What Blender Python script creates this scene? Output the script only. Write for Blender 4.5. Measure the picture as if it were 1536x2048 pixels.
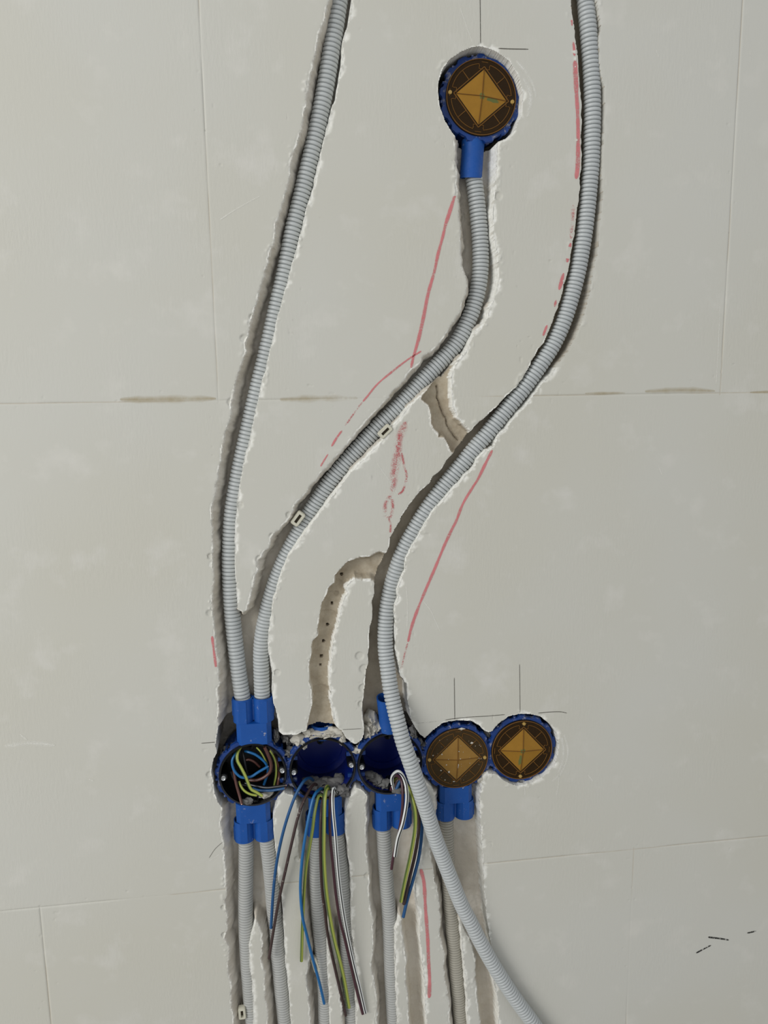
import bpy, math, random
import numpy as np
from mathutils import Vector, Matrix

for o in list(bpy.data.objects):
    bpy.data.objects.remove(o, do_unlink=True)
scene = bpy.context.scene
COL = scene.collection
R = math.radians

# ------------------------------------------------------------------ camera
W, H, F = 1536, 2048, 1480.0
def nrm(v): return v / np.linalg.norm(v)
_ax = nrm(np.array([11450., -400., 1480.]))          # world +X seen by the camera (right, down, forward)
_dn = np.array([128., 9139., 1480.]); _dn = nrm(_dn - _ax * _dn.dot(_ax))
_yw = np.cross(_ax, _dn)                             # world +Y (into the wall)
def ray(px, py):
    c = np.array([px - W / 2, py - H / 2, F])
    return np.array([c.dot(_ax), c.dot(_yw), -c.dot(_dn)])
ra, rb = ray(506, 1549), ray(914, 1516)
DIST = 0.213 / abs(ra[0] / ra[1] - rb[0] / rb[1])      # camera to wall
CZ = 1.45
def P(px, py, d=0.0):
    """wall point seen at a pixel of the photo, d metres deep behind the face"""
    r = ray(px, py); t = (DIST + d) / r[1]
    return Vector((t * r[0], d, CZ + t * r[2]))
camd = bpy.data.cameras.new('camera'); cam = bpy.data.objects.new('camera', camd); COL.objects.link(cam)
right = Vector((_ax[0], _yw[0], -_dn[0])); down = Vector((_ax[1], _yw[1], -_dn[1])); fwd = Vector((_ax[2], _yw[2], -_dn[2]))
cam.matrix_world = Matrix(((right.x, -down.x, -fwd.x, 0), (right.y, -down.y, -fwd.y, -DIST), (right.z, -down.z, -fwd.z, CZ), (0, 0, 0, 1)))
camd.sensor_fit = 'VERTICAL'; camd.sensor_height = 36; camd.sensor_width = 27; camd.lens = 36 * F / H
camd.clip_start = 0.01; camd.clip_end = 50
scene.camera = cam

# ------------------------------------------------------------------ light
wd = bpy.data.worlds.new('World'); scene.world = wd; wd.use_nodes = True
wd.node_tree.nodes['Background'].inputs[0].default_value = (0.96, 0.98, 1.0, 1)
wd.node_tree.nodes['Background'].inputs[1].default_value = 0.58
def area(name, loc, target, sx, sy, power, col):
    l = bpy.data.lights.new(name, 'AREA'); l.shape = 'RECTANGLE'; l.size = sx; l.size_y = sy; l.energy = power; l.color = col
    o = bpy.data.objects.new(name, l); COL.objects.link(o); o.location = loc
    o.rotation_euler = (Vector(target) - Vector(loc)).to_track_quat('-Z', 'Y').to_euler(); return o
area('window_light', (-2.1, -1.75, 2.05), (0, 0, 1.4), 1.4, 1.6, 47, (1.0, 0.99, 0.965))
scene.view_settings.view_transform = 'Standard'; scene.view_settings.look = 'None'
scene.view_settings.exposure = 0.0; scene.view_settings.gamma = 1.0
scene.view_settings.use_curve_mapping = False

# ------------------------------------------------------------------ materials
def lin(c):
    return tuple(((v / 255) / 12.92 if v / 255 <= 0.04045 else ((v / 255 + 0.055) / 1.055) ** 2.4) for v in c) + (1,)
def newmat(name):
    m = bpy.data.materials.new(name); m.use_nodes = True
    nt = m.node_tree; return m, nt, nt.nodes['Principled BSDF']
def N(nt, t, **k):
    n = nt.nodes.new(t)
    for a, v in k.items(): setattr(n, a, v)
    return n
def noise(nt, scale, detail=4, rough=0.55, vec=None):
    n = N(nt, 'ShaderNodeTexNoise'); n.inputs['Scale'].default_value = scale
    n.inputs['Detail'].default_value = detail; n.inputs['Roughness'].default_value = rough
    if vec is not None: nt.links.new(vec, n.inputs['Vector'])
    return n
def ramp(nt, fac, p0, p1, c0=(0, 0, 0, 1), c1=(1, 1, 1, 1)):
    r = N(nt, 'ShaderNodeValToRGB'); r.color_ramp.elements[0].position = p0; r.color_ramp.elements[1].position = p1
    r.color_ramp.elements[0].color = c0; r.color_ramp.elements[1].color = c1
    nt.links.new(fac, r.inputs[0]); return r.outputs[0]
def mix(nt, fac, a, b):
    m = N(nt, 'ShaderNodeMix', data_type='RGBA')
    for v, i in ((fac, 0), (a, 6), (b, 7)):
        if isinstance(v, (float, int, tuple)): m.inputs[i].default_value = v
        else: nt.links.new(v, m.inputs[i])
    return m.outputs[2]
def bump(nt, b, hgt, dist, strength=1.0):
    n = N(nt, 'ShaderNodeBump'); n.inputs['Distance'].default_value = dist; n.inputs['Strength'].default_value = strength
    nt.links.new(hgt, n.inputs['Height']); nt.links.new(n.outputs[0], b.inputs['Normal']); return n

def plastic(name, c, rough=0.4, var=0.12, dust=0.0, bumpd=0.0, dustc=(190, 186, 176)):
    m, nt, b = newmat(name)
    tc = N(nt, 'ShaderNodeNewGeometry').outputs['Position']
    n = noise(nt, 60, 5, 0.6, tc)
    base = lin(c); dark = tuple(v * (1 - var * 2) for v in base[:3]) + (1,)
    col = mix(nt, n.outputs[0], dark, base)
    if dust > 0:
        n2 = noise(nt, 140, 8, 0.75, tc)
        f = ramp(nt, n2.outputs[0], 0.62 - dust * 0.25, 0.74 - dust * 0.1)
        col = mix(nt, f, col, lin(dustc))
        nt.links.new(ramp(nt, n2.outputs[0], 0.4, 0.7, (rough,) * 3 + (1,), (0.9, 0.9, 0.9, 1)), b.inputs['Roughness'])
    else: b.inputs['Roughness'].default_value = rough
    nt.links.new(col, b.inputs['Base Color'])
    if bumpd: bump(nt, b, n.outputs[0], bumpd)
    return m

def wall_material():
    m, nt, b = newmat('gypsum_block')
    geo = N(nt, 'ShaderNodeNewGeometry'); pos = geo.outputs['Position']
    at = N(nt, 'ShaderNodeAttribute', attribute_name='cut'); sep = N(nt, 'ShaderNodeSeparateColor'); nt.links.new(at.outputs['Color'], sep.inputs[0])
    cut, fresh, soil = sep.outputs
    big = noise(nt, 3.2, 3, 0.5, pos); med = noise(nt, 22, 5, 0.6, pos); fine = noise(nt, 260, 6, 0.7, pos)
    face = mix(nt, ramp(nt, big.outputs[0], 0.38, 0.62), lin((197, 195, 184)), lin((199, 198, 190)))
    face = mix(nt, ramp(nt, med.outputs[0], 0.55, 0.75), face, lin((206, 204, 196)))
    face = mix(nt, ramp(nt, fine.outputs[0], 0.72, 0.80), face, lin((190, 187, 176)))
    cutc = mix(nt, ramp(nt, med.outputs[0], 0.4, 0.6), lin((200, 192, 178)), lin((212, 206, 195)))
    brownc = mix(nt, ramp(nt, noise(nt, 90, 6, .6, pos).outputs[0], 0.35, 0.65), lin((166, 154, 134)), lin((187, 177, 158)))
    fresh_litc = mix(nt, ramp(nt, fine.outputs[0], 0.4, 0.6), lin((224, 223, 214)), lin((244, 243, 237)))  # white of fresh flakes, shared with the rim light painted on edges
    col = mix(nt, cut, face, cutc); col = mix(nt, soil, col, brownc); col = mix(nt, fresh, col, fresh_litc)
    nt.links.new(col, b.inputs['Base Color'])
    b.inputs['Roughness'].default_value = 0.93; b.inputs['Specular IOR Level'].default_value = 0.15
    # streaky trowel / sanding relief on the face, rougher where cut
    mp = N(nt, 'ShaderNodeMapping'); mp.inputs['Scale'].default_value = (1, 1, 0.25); nt.links.new(pos, mp.inputs[0])
    st = noise(nt, 420, 4, 0.6, mp.outputs[0]); patch = noise(nt, 9, 3, 0.5, pos)
    a = N(nt, 'ShaderNodeMath', operation='MULTIPLY'); nt.links.new(st.outputs[0], a.inputs[0]); nt.links.new(ramp(nt, patch.outputs[0], 0.42, 0.68, (.12, .12, .12, 1)), a.inputs[1])
    c = N(nt, 'ShaderNodeMath', operation='MULTIPLY'); nt.links.new(noise(nt, 330, 6, .65, pos).outputs[0], c.inputs[0]); nt.links.new(cut, c.inputs[1])
    s = N(nt, 'ShaderNodeMath', operation='MULTIPLY_ADD'); nt.links.new(c.outputs[0], s.inputs[0]); s.inputs[1].default_value = 2.2; nt.links.new(a.outputs[0], s.inputs[2])
    bump(nt, b, s.outputs[0], 0.0003)
    return m

def mark_material(name, c, scale, lo, hi, soft=True, maxa=0.9, c2=None):
    """dry pigment on the surface: grainy coverage, uv v runs across the stroke"""
    m, nt, b = newmat(name)
    pos = N(nt, 'ShaderNodeNewGeometry').outputs['Position']
    n = noise(nt, scale, 5, 0.7, pos); big = noise(nt, scale / 9, 2, 0.5, pos)
    uv = N(nt, 'ShaderNodeUVMap'); sx = N(nt, 'ShaderNodeSeparateXYZ'); nt.links.new(uv.outputs[0], sx.inputs[0])
    ab = N(nt, 'ShaderNodeMath', operation='ABSOLUTE'); nt.links.new(sx.outputs[1], ab.inputs[0])
    edge = ramp(nt, ab.outputs[0], 0.0 if soft == 2 else 0.6, 1.0, (1, 1, 1, 1), (0, 0, 0, 1))
    add = N(nt, 'ShaderNodeMath', operation='MULTIPLY_ADD'); nt.links.new(big.outputs[0], add.inputs[0]); add.inputs[1].default_value = 0.6; nt.links.new(n.outputs[0], add.inputs[2])
    cov = ramp(nt, add.outputs[0], lo, hi)
    mu = N(nt, 'ShaderNodeMath', operation='MULTIPLY'); nt.links.new(edge, mu.inputs[0]); nt.links.new(cov, mu.inputs[1])
    mu2 = N(nt, 'ShaderNodeMath', operation='MULTIPLY'); nt.links.new(mu.outputs[0], mu2.inputs[0]); mu2.inputs[1].default_value = maxa
    if c2: nt.links.new(mix(nt, big.outputs[0], lin(c), lin(c2)), b.inputs['Base Color'])
    else: b.inputs['Base Color'].default_value = lin(c)
    b.inputs['Roughness'].default_value = 0.95; b.inputs['Specular IOR Level'].default_value = 0.1
    nt.links.new(mu2.outputs[0], b.inputs['Alpha'])
    return m

def stripe_material(name, ca, cb, frac, rough=0.38):
    m, nt, b = newmat(name)
    uv = N(nt, 'ShaderNodeUVMap'); sx = N(nt, 'ShaderNodeSeparateXYZ'); nt.links.new(uv.outputs[0], sx.inputs[0])
    g = N(nt, 'ShaderNodeMath', operation='PINGPONG'); nt.links.new(sx.outputs[0], g.inputs[0]); g.inputs[1].default_value = 0.25
    k = N(nt, 'ShaderNodeMath', operation='GREATER_THAN'); nt.links.new(g.outputs[0], k.inputs[0]); k.inputs[1].default_value = frac
    nt.links.new(mix(nt, k.outputs[0], lin(ca), lin(cb)), b.inputs['Base Color'])
    b.inputs['Roughness'].default_value = rough; return m

def lid_material(name, c, trans, rough=0.25, dust=0.0, green=False):
    m, nt, b = newmat(name)
    tc = N(nt, 'ShaderNodeTexCoord').outputs['Object']
    n = noise(nt, 120, 6, 0.65, tc)
    base = lin(c); d = tuple(v * 0.72 for v in base[:3]) + (1,)
    col = mix(nt, n.outputs[0], d, base)
    if green:
        mp = N(nt, 'ShaderNodeMapping'); mp.inputs['Scale'].default_value = (190, 20, 190); mp.inputs['Location'].default_value = (0, 0, 0); nt.links.new(tc, mp.inputs[0])
        n3 = noise(nt, 500, 4, 0.6, tc); ln = N(nt, 'ShaderNodeVectorMath', operation='LENGTH'); nt.links.new(mp.outputs[0], ln.inputs[0])
        ad = N(nt, 'ShaderNodeMath', operation='MULTIPLY_ADD'); mp2 = N(nt, 'ShaderNodeMapping'); mp2.inputs['Scale'].default_value = (85, 20, 300); mp2.inputs['Location'].default_value = (-.9, 0, .55); nt.links.new(tc, mp2.inputs[0])
        l2 = N(nt, 'ShaderNodeVectorMath', operation='LENGTH'); nt.links.new(mp2.outputs[0], l2.inputs[0])
        mn = N(nt, 'ShaderNodeMath', operation='MINIMUM'); nt.links.new(ln.outputs['Value'], mn.inputs[0]); nt.links.new(l2.outputs['Value'], mn.inputs[1])
        nt.links.new(n3.outputs[0], ad.inputs[0]); ad.inputs[1].default_value = 0.9; nt.links.new(mn.outputs[0], ad.inputs[2])
        col = mix(nt, ramp(nt, ad.outputs[0], 0.95, 1.5, (.75, .75, .75, 1), (0, 0, 0, 1)), col, lin((82, 112, 70)))
    if dust:
        n2 = noise(nt, 300, 8, 0.8, tc)
        col = mix(nt, ramp(nt, n2.outputs[0], 0.60, 0.72, (0, 0, 0, 1), (dust, dust, dust, 1)), col, lin((150, 138, 115)))
    nt.links.new(col, b.inputs['Base Color'])
    b.inputs['Roughness'].default_value = rough; b.inputs['Transmission Weight'].default_value = trans; b.inputs['IOR'].default_value = 1.2
    bump(nt, b, n.outputs[0], 0.0004 if dust else 0.00015)
    return m

M = {}
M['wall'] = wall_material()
M['conduit'] = plastic('grey_conduit_plastic', (186, 190, 190), 0.42, 0.05)
M['conduit_dusty'] = plastic('dusty_conduit_plastic', (178, 179, 176), 0.55, 0.06, 0.08)
M['conduit_warm'] = plastic('plaster_stained_conduit', (170, 166, 154), 0.6, 0.08, 0.12)
M['blue'] = plastic('blue_box_plastic', (0, 78, 160), 0.45, 0.10, 0.01)
M['blue_shade'] = plastic('shaded_blue_plastic', (0, 26, 112), 0.3, 0.1)  # darker copy of the box blue, interior shade put into the colour
M['blue_rough'] = plastic('chipped_blue_plastic', (2, 62, 142), 0.35, 0.28, 0.30)
M['black'] = plastic('black_rim_plastic', (16, 17, 20), 0.22, 0.1)
M['black_shade'] = plastic('shaded_inner_plastic', (9, 10, 14), 0.3, 0.1)  # near-black box insides: the shade in the cup painted as colour
M['clip'] = plastic('ivory_clip_plastic', (205, 202, 184), 0.45, 0.05)
M['dark'] = plastic('dark_slot', (74, 64, 48), 0.7)
M['plaster'] = plastic('loose_plaster', (203, 199, 188), 0.95, 0.1, 0, 0.002)
M['plaster_grey'] = plastic('grey_plaster_residue', (122, 121, 119), 0.95, 0.16, 0, 0.002)
M['metal'], nt_, b_ = newmat('screw_steel'); b_.inputs['Metallic'].default_value = 1; b_.inputs['Base Color'].default_value = (0.62, 0.63, 0.64, 1)
nt_.links.new(ramp(nt_, noise(nt_, 400).outputs[0], .3, .7, (.25,) * 3 + (1,), (.5,) * 3 + (1,)), b_.inputs['Roughness'])
M['copper'], nt_, b_ = newmat('copper_core'); b_.inputs['Metallic'].default_value = 1; b_.inputs['Base Color'].default_value = (0.75, 0.42, 0.28, 1)
nt_.links.new(ramp(nt_, noise(nt_, 400).outputs[0], .3, .7, (.25,) * 3 + (1,), (.45,) * 3 + (1,)), b_.inputs['Roughness'])
M['w_blue'] = plastic('blue_insulation', (24, 100, 158), 0.35, 0.05)
M['w_navy'] = plastic('dusty_blue_insulation', (22, 78, 128), 0.4, 0.05, 0.02)
M['w_brown'] = plastic('brown_insulation', (88, 54, 46), 0.35, 0.05)
M['w_brown_d'] = plastic('dark_brown_insulation', (62, 44, 42), 0.35, 0.05, 0.05)
M['w_purple'] = plastic('dark_purplish_insulation', (74, 42, 52), 0.35, 0.05)
M['w_black'] = plastic('black_insulation', (26, 26, 28), 0.3, 0.05)
M['w_yg'] = stripe_material('yellow_green_insulation', (168, 176, 80), (80, 100, 44), 0.135)
M['w_bw'] = stripe_material('white_black_insulation', (18, 18, 20), (222, 224, 222), 0.055)
M['lid'] = lid_material('amber_cover_plastic', (96, 72, 44), 0.75)
M['lid_d'] = lid_material('dusty_amber_cover_plastic', (104, 84, 56), 0.62, 0.4, 0.4)
M['lid_rib'] = lid_material('amber_rib_plastic', (138, 98, 50), 0.3, 0.3)
M['peak'] = lid_material('amber_peak_plastic', (168, 124, 50), 0.12, 0.3, 0, True)
M['peak_d'] = lid_material('dusty_amber_peak_plastic', (160, 122, 62), 0.1, 0.45, 0.4, False)
M['pin'] = lid_material('amber_pin_plastic', (190, 158, 92), 0.1, 0.3)
M['chalk'] = mark_material('red_crayon', (196, 84, 92), 700, 0.50, 0.85, maxa=.8, c2=(232, 150, 152))
M['chalk_sp'] = mark_material('speckled_red_crayon', (196, 64, 76), 1100, 0.74, 0.92, soft=2, maxa=0.8)
M['pencil'] = mark_material('pencil_graphite', (70, 66, 58), 900, 0.42, 0.75, maxa=.75)
M['pencil_faint'] = mark_material('faint_pencil_graphite', (80, 76, 68), 500, 0.72, 1.0, maxa=.6)
M['scuff'] = mark_material('black_scuff', (40, 40, 38), 500, 0.70, 0.85, maxa=0.9)
M['scratch'] = mark_material('white_scratch', (238, 237, 230), 500, 0.45, 0.95, soft=2, maxa=0.75)
M['stain'] = mark_material('rusty_joint_stain', (168, 146, 92), 40, 0.5, 1.5, soft=2, maxa=0.5)
M['concrete'] = plastic('screed_floor', (150, 147, 140), 0.9, 0.1, 0, 0.002)

# ------------------------------------------------------------------ helpers
def tag(o, label=None, cat=None, group=None, kind=None):
    if label: o['label'] = label
    if cat: o['category'] = cat
    if group: o['group'] = group
    if kind: o['kind'] = kind
    return o
def empty(name, loc=(0, 0, 0)):
    o = bpy.data.objects.new(name, None); COL.objects.link(o); o.location = loc; o.empty_display_size = 0.01; return o
def mesh_obj(name, verts, faces, mat, parent=None, smooth=None, uvs=None):
    me = bpy.data.meshes.new(name); me.from_pydata([tuple(v) for v in verts], [], faces); me.materials.append(mat)
    if uvs is not None:
        ul = me.uv_layers.new(name='UVMap'); ul.data.foreach_set('uv', np.array([uvs[i] for f in faces for i in f], dtype=np.float32).ravel())
    me.update()
    if smooth:
        me.shade_smooth(); me.set_sharp_from_angle(angle=R(smooth))
    o = bpy.data.objects.new(name, me); COL.objects.link(o)
    if parent is not None: o.parent = parent
    return o

def catmull(pts, step):
    """dense arc-length resampling of a Catmull-Rom spline through 3-D points"""
    p = np.array([tuple(q) for q in pts], dtype=float)
    p = np.vstack([2 * p[0] - p[1], p, 2 * p[-1] - p[-2]])
    out = []
    for i in range(1, len(p) - 2):
        t = np.linspace(0, 1, 24, endpoint=False)[:, None]
        a, b, c, d = p[i - 1], p[i], p[i + 1], p[i + 2]
        out.append(0.5 * ((2 * b) + (-a + c) * t + (2 * a - 5 * b + 4 * c - d) * t ** 2 + (-a + 3 * b - 3 * c + d) * t ** 3))
    out = np.vstack(out + [p[-2:-1]])
    s = np.concatenate([[0], np.cumsum(np.linalg.norm(np.diff(out, axis=0), axis=1))])
    n = max(2, int(s[-1] / step)); q = np.linspace(0, s[-1], n + 1)
    return np.stack([np.interp(q, s, out[:, k]) for k in range(3)], 1), s[-1], (s, out)

def smooth_pts(a, n):
    for _ in range(n):
        b = a.copy(); b[1:-1] = (a[:-2] + 2 * a[1:-1] + a[2:]) / 4; a = b
    return a

def frames(c):
    t = np.gradient(c, axis=0); t /= np.linalg.norm(t, axis=1)[:, None]
    u = np.cross(t, np.array([0, 1.0, 0])); bad = np.linalg.norm(u, axis=1) < 1e-4; u[bad] = (1, 0, 0)
    # parallel transport from the first frame
    U = [u[0] / np.linalg.norm(u[0])]
    for i in range(1, len(c)):
        v = U[-1] - t[i] * np.dot(U[-1], t[i]); U.append(v / np.linalg.norm(v))
    U = np.array(U); V = np.cross(t, U); return t, U, V

def tube_mesh(c, rad, seg, cap=True, phase=0.0):
    t, U, V = frames(c); n = len(c); rad = np.broadcast_to(rad, n)
    a = np.linspace(0, 2 * math.pi, seg, endpoint=False) + phase
    vs = (c[:, None, :] + rad[:, None, None] * (np.cos(a)[None, :, None] * U[:, None, :] + np.sin(a)[None, :, None] * V[:, None, :])).reshape(-1, 3)
    fs = [(i * seg + j, i * seg + (j + 1) % seg, (i + 1) * seg + (j + 1) % seg, (i + 1) * seg + j) for i in range(n - 1) for j in range(seg)]
    if cap:
        fs.append(tuple(range(seg - 1, -1, -1))); fs.append(tuple((n - 1) * seg + j for j in range(seg)))
    return vs, fs

class MB:
    """collects shapes, builds one mesh"""
    def __init__(s): s.v = []; s.f = []
    def add(s, vs, fs):
        k = len(s.v); s.v += [tuple(v) for v in vs]; s.f += [tuple(i + k for i in f) for f in fs]; return s
    def box(s, c, d, ch=0.0):
        x, y, z = c; a, b, e = d[0] / 2, d[1] / 2, d[2] / 2
        if ch <= 0:
            vs = [(x + i * a, y + j * b, z + k * e) for i in (-1, 1) for j in (-1, 1) for k in (-1, 1)]
            return s.add(vs, [(0, 1, 3, 2), (4, 6, 7, 5), (0, 4, 5, 1), (2, 3, 7, 6), (0, 2, 6, 4), (1, 5, 7, 3)])
        # chamfered towards -y and at the sides
        pr = [(-a, b), (-a, -b + ch), (-a + ch, -b), (a - ch, -b), (a, -b + ch), (a, b)]
        vs = [(x + p, y + q, z - e) for p, q in pr] + [(x + p, y + q, z + e) for p, q in pr]
        n = 6; return s.add(vs, [tuple(range(n)), tuple(range(2 * n - 1, n - 1, -1))] + [(i, n + i, n + (i + 1) % n, (i + 1) % n) for i in range(n)])
    def lathe(s, prof, seg=48, closed=True, c=(0, 0, 0), axis='y', radf=None):
        n = len(prof); vs = []
        for j in range(seg):
            th = 2 * math.pi * j / seg; k = radf(th) if radf else 0.0
            for r, y in prof:
                rr = r + (k if r > 0.0348 else 0)
                if axis == 'y': vs.append((c[0] + rr * math.cos(th), c[1] + y, c[2] + rr * math.sin(th)))
                else: vs.append((c[0] + rr * math.cos(th), c[1] + rr * math.sin(th), c[2] + y))
        fs = []
        for j in range(seg):
            for i in range(n if closed else n - 1):
                a, b = j * n + i, j * n + (i + 1) % n; c2, d = ((j + 1) % seg) * n + (i + 1) % n, ((j + 1) % seg) * n + i
                fs.append((a, b, c2, d))
        return s.add(vs, fs)
    def tube(s, pts, r, seg=10):
        c = np.array([tuple(p) for p in pts], dtype=float); vs, fs = tube_mesh(c, r, seg); return s.add(vs, fs)
    def build(s, name, mat, parent=None, smooth=35):
        return mesh_obj(name, s.v, s.f, mat, parent, smooth)

rng = np.random.default_rng(7)
_tab = rng.random((256, 256)).astype(np.float32)
def vnoise(x, z, wl):
    """smooth value noise, wavelength wl (m), range 0..1"""
    u, v = x / wl + 91.3, z / wl + 57.7; i, j = np.floor(u).astype(int), np.floor(v).astype(int); a, b = u - i, v - j
    a = a * a * (3 - 2 * a); b = b * b * (3 - 2 * b); i &= 255; j &= 255; i1, j1 = (i + 1) & 255, (j + 1) & 255
    return (_tab[i, j] * (1 - a) + _tab[i1, j] * a) * (1 - b) + (_tab[i, j1] * (1 - a) + _tab[i1, j1] * a) * b
def fnoise(x, z, wl): return (vnoise(x, z, wl) * .55 + vnoise(x + 3.1, z - 1.7, wl / 2.1) * .3 + vnoise(x - 5, z + 2, wl / 4.3) * .15)

# ------------------------------------------------------------------ the cut channels: outlines read off the wall face
A_left = [(700, -260), (672, -90), (656, 0), (650, 25), (639, 59), (635, 88), (625, 121), (620, 145), (616, 170), (612, 197), (607, 229), (603, 256), (597, 275), (590, 293), (587, 300), (579, 333), (577, 357), (571, 378), (565, 405), (559, 425), (551.5, 448), (547.6, 480), (541, 503), (534, 528), (528, 542), (523, 567), (515, 595), (507, 618), (501.6, 639), (496, 664), (489, 688), (489, 705), (482, 725), (477, 744), (472, 762), (467, 783), (462.5, 811), (462.5, 830), (454, 850), (449, 867), (445, 893), (442, 910), (437, 939), (432, 972), (425, 1007), (423, 1033), (422.5, 1070), (425, 1095), (422.5, 1128), (424.5, 1164), (424, 1191), (423, 1215), (426, 1240), (429, 1267), (432.6, 1296), (436.6, 1327), (438, 1362), (436, 1378), (436.5, 1399), (437, 1417), (435, 1453), (433, 1475)]
B_right = [(560, 1490), (557, 1463), (557.5, 1443), (552, 1424), (546.5, 1405), (544, 1387), (545.7, 1358), (543, 1337), (538, 1306), (536, 1285), (538, 1262), (544, 1226), (546, 1205), (551, 1189), (556.5, 1166), (566, 1140), (577.7, 1113), (595, 1085.5), (617, 1056), (636, 1033), (652, 1009), (671.5, 984), (684, 968), (702, 944), (725.5, 921), (745, 901), (764.5, 881.6), (788, 850), (803.6, 833), (815, 817), (827, 805.5), (837, 796), (856, 782), (890, 755), (915, 722.6), (928.4, 711), (934, 701), (942, 681.6), (952, 662), (967.5, 648), (976, 633), (977, 615), (987, 603.5), (994, 578), (998, 549), (997, 519.5), (994, 500), (989, 475), (986, 452.5), (987, 418), (991, 377.7), (992.5, 345), (994, 312.5), (995, 280), (990, 240)]
B_left = [(915, 240), (909, 285), (910, 321), (913, 348), (914, 378), (916, 407), (917.7, 435), (921, 462), (922, 483.5), (919.5, 508), (921.6, 529), (928, 543), (932, 564), (932, 584), (926.5, 600), (920.6, 617), (913, 635), (901, 650), (893, 666), (881.6, 682), (866, 699), (848, 711), (837, 726.6), (819, 744), (809, 760), (797.6, 771.5), (785, 782), (778, 794), (760.6, 811), (743, 831), (725.5, 850), (714, 860), (704, 876), (688, 893), (676.6, 907), (663, 924.6), (645, 941), (633, 957), (619, 972), (611, 988), (589.5, 1009), (581.6, 1033), (562, 1052), (542.6, 1074), (536.7, 1093), (525, 1107), (515, 1121), (513, 1144), (507.4, 1156), (506, 1166), (502.5, 1187), (498, 1205), (494, 1218), (486, 1224)]
A_right = [(476, 1218), (473, 1186), (470.5, 1155), (470, 1125), (469, 1095), (469, 1066), (471, 1041), (474, 1009), (478, 978), (484, 945), (490, 910), (494, 899), (500.6, 871), (506.4, 848), (511, 821), (516, 801), (520, 782), (525, 760), (533, 735), (537, 711), (544.5, 684), (550, 655), (556, 629), (566, 600), (571, 577), (577, 554), (583, 528), (589.6, 507), (595.5, 485), (602, 464), (606, 444), (611, 425), (616, 407), (621, 388), (627, 368), (632.6, 343), (637.5, 321), (643, 300), (648, 279), (652, 262), (657, 244), (661, 227), (665, 213), (672, 193), (676, 170), (680, 146), (684.5, 121), (687, 103), (686, 90), (687.5, 78), (695, 51), (701, 29), (704, 0), (718, -90), (745, -260)]
C_left = [(1128, -260), (1138, -90), (1142.8, 0), (1143.8, 19.5), (1147.7, 49), (1151.6, 88), (1156.5, 127), (1159, 166), (1163, 205), (1163, 254), (1162, 293), (1163, 308), (1162, 332.5), (1161, 354), (1159, 376.5), (1156.6, 401), (1154, 424), (1151, 451), (1148, 472.5), (1143.6, 500), (1139, 528), (1132.6, 554), (1128, 569.5), (1124, 589), (1118, 608.6), (1110, 628), (1102, 651.6), (1094.5, 667), (1087, 685), (1073, 704), (1062, 726), (1054, 741), (1045, 756), (1031.6, 774), (1014, 790), (1004, 800), (991, 816), (976, 829), (960, 842), (947, 855), (928, 880), (902, 912), (892, 922), (879, 943), (865, 953), (858.5, 965), (843, 980), (830, 995), (814.5, 1015), (804, 1032), (797.5, 1046), (787, 1063), (779, 1075), (778, 1093), (770, 1110), (756, 1140), (748, 1165), (748.5, 1187), (743.6, 1206), (744.5, 1235), (739, 1255), (737, 1300), (736, 1323), (730, 1362), (726, 1392), (724, 1421), (726, 1438), (727, 1455), (728, 1480)]
C_right = [(835, 1480), (830, 1456), (823, 1442), (818, 1421), (815, 1395), (814, 1368), (809, 1365), (801, 1351), (796, 1330), (790.5, 1298), (791, 1277), (790.5, 1245), (788, 1228), (789.6, 1215.6), (796, 1196), (795, 1178.7), (802, 1159), (809, 1143.5), (813, 1117), (819.6, 1102), (828, 1086.5), (840, 1068), (850, 1047.6), (862, 1029), (879, 1009), (890.6, 995), (902.5, 981.6), (918, 968), (928, 953), (941, 944), (951, 929), (951.6, 919), (970, 902), (979.5, 899), (989, 892.5), (991, 883), (1001, 866.5), (1012, 858), (1022, 844), (1034, 829), (1048, 816), (1061, 800), (1073, 784), (1085, 765), (1100, 751), (1112, 733.6), (1122, 720), (1135.5, 702), (1147, 683), (1155, 663), (1164, 642), (1171, 618), (1177.5, 593), (1182, 569.5), (1185, 549), (1187.5, 536), (1192.5, 516.5), (1196.5, 495), (1199, 472.5), (1198, 458), (1200, 438), (1204, 414), (1206, 394), (1205.5, 378), (1204, 352), (1204, 329), (1205.5, 308), (1206, 293), (1209, 254), (1210, 215), (1209, 182), (1205, 160), (1199, 137), (1196.5, 78), (1200, 62.5), (1202, 57), (1199, 35), (1195.5, 16), (1193.6, 0), (1188, -90), (1178, -260)]
D_poly = [(612, 1475), (613, 1460), (616, 1445), (619, 1427), (624, 1407), (622.5, 1382), (616.6, 1362), (616.6, 1343), (620.5, 1318), (625, 1282), (635, 1271), (633, 1261), (638, 1237), (644, 1206), (654, 1187), (656, 1175), (668, 1165), (669, 1150), (681, 1138), (697, 1122), (720, 1112), (740, 1111), (761, 1102), (775, 1106), (770, 1150), (752, 1170), (747.5, 1165), (741.6, 1161), (726, 1162), (710, 1157), (697, 1167), (691, 1175), (695, 1187), (687, 1198), (684, 1212), (679, 1234), (673, 1261), (667, 1282), (663.5, 1308), (659.6, 1341), (658.6, 1362), (661.5, 1382), (659.6, 1401), (665, 1416), (667, 1438), (673, 1453), (682, 1462), (690, 1476)]
E_poly = [(925, 915), (903, 907), (895, 891), (887, 879.5), (877, 876), (874, 868), (865.6, 860), (859, 848.6), (859, 834), (857, 818), (851, 809.5), (838, 799), (850, 780), (880, 740), (925, 715), (916, 725), (907, 738), (906, 743), (903, 754), (904, 785), (906, 813), (914, 834), (927, 846), (940, 860), (950, 880)]
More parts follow.
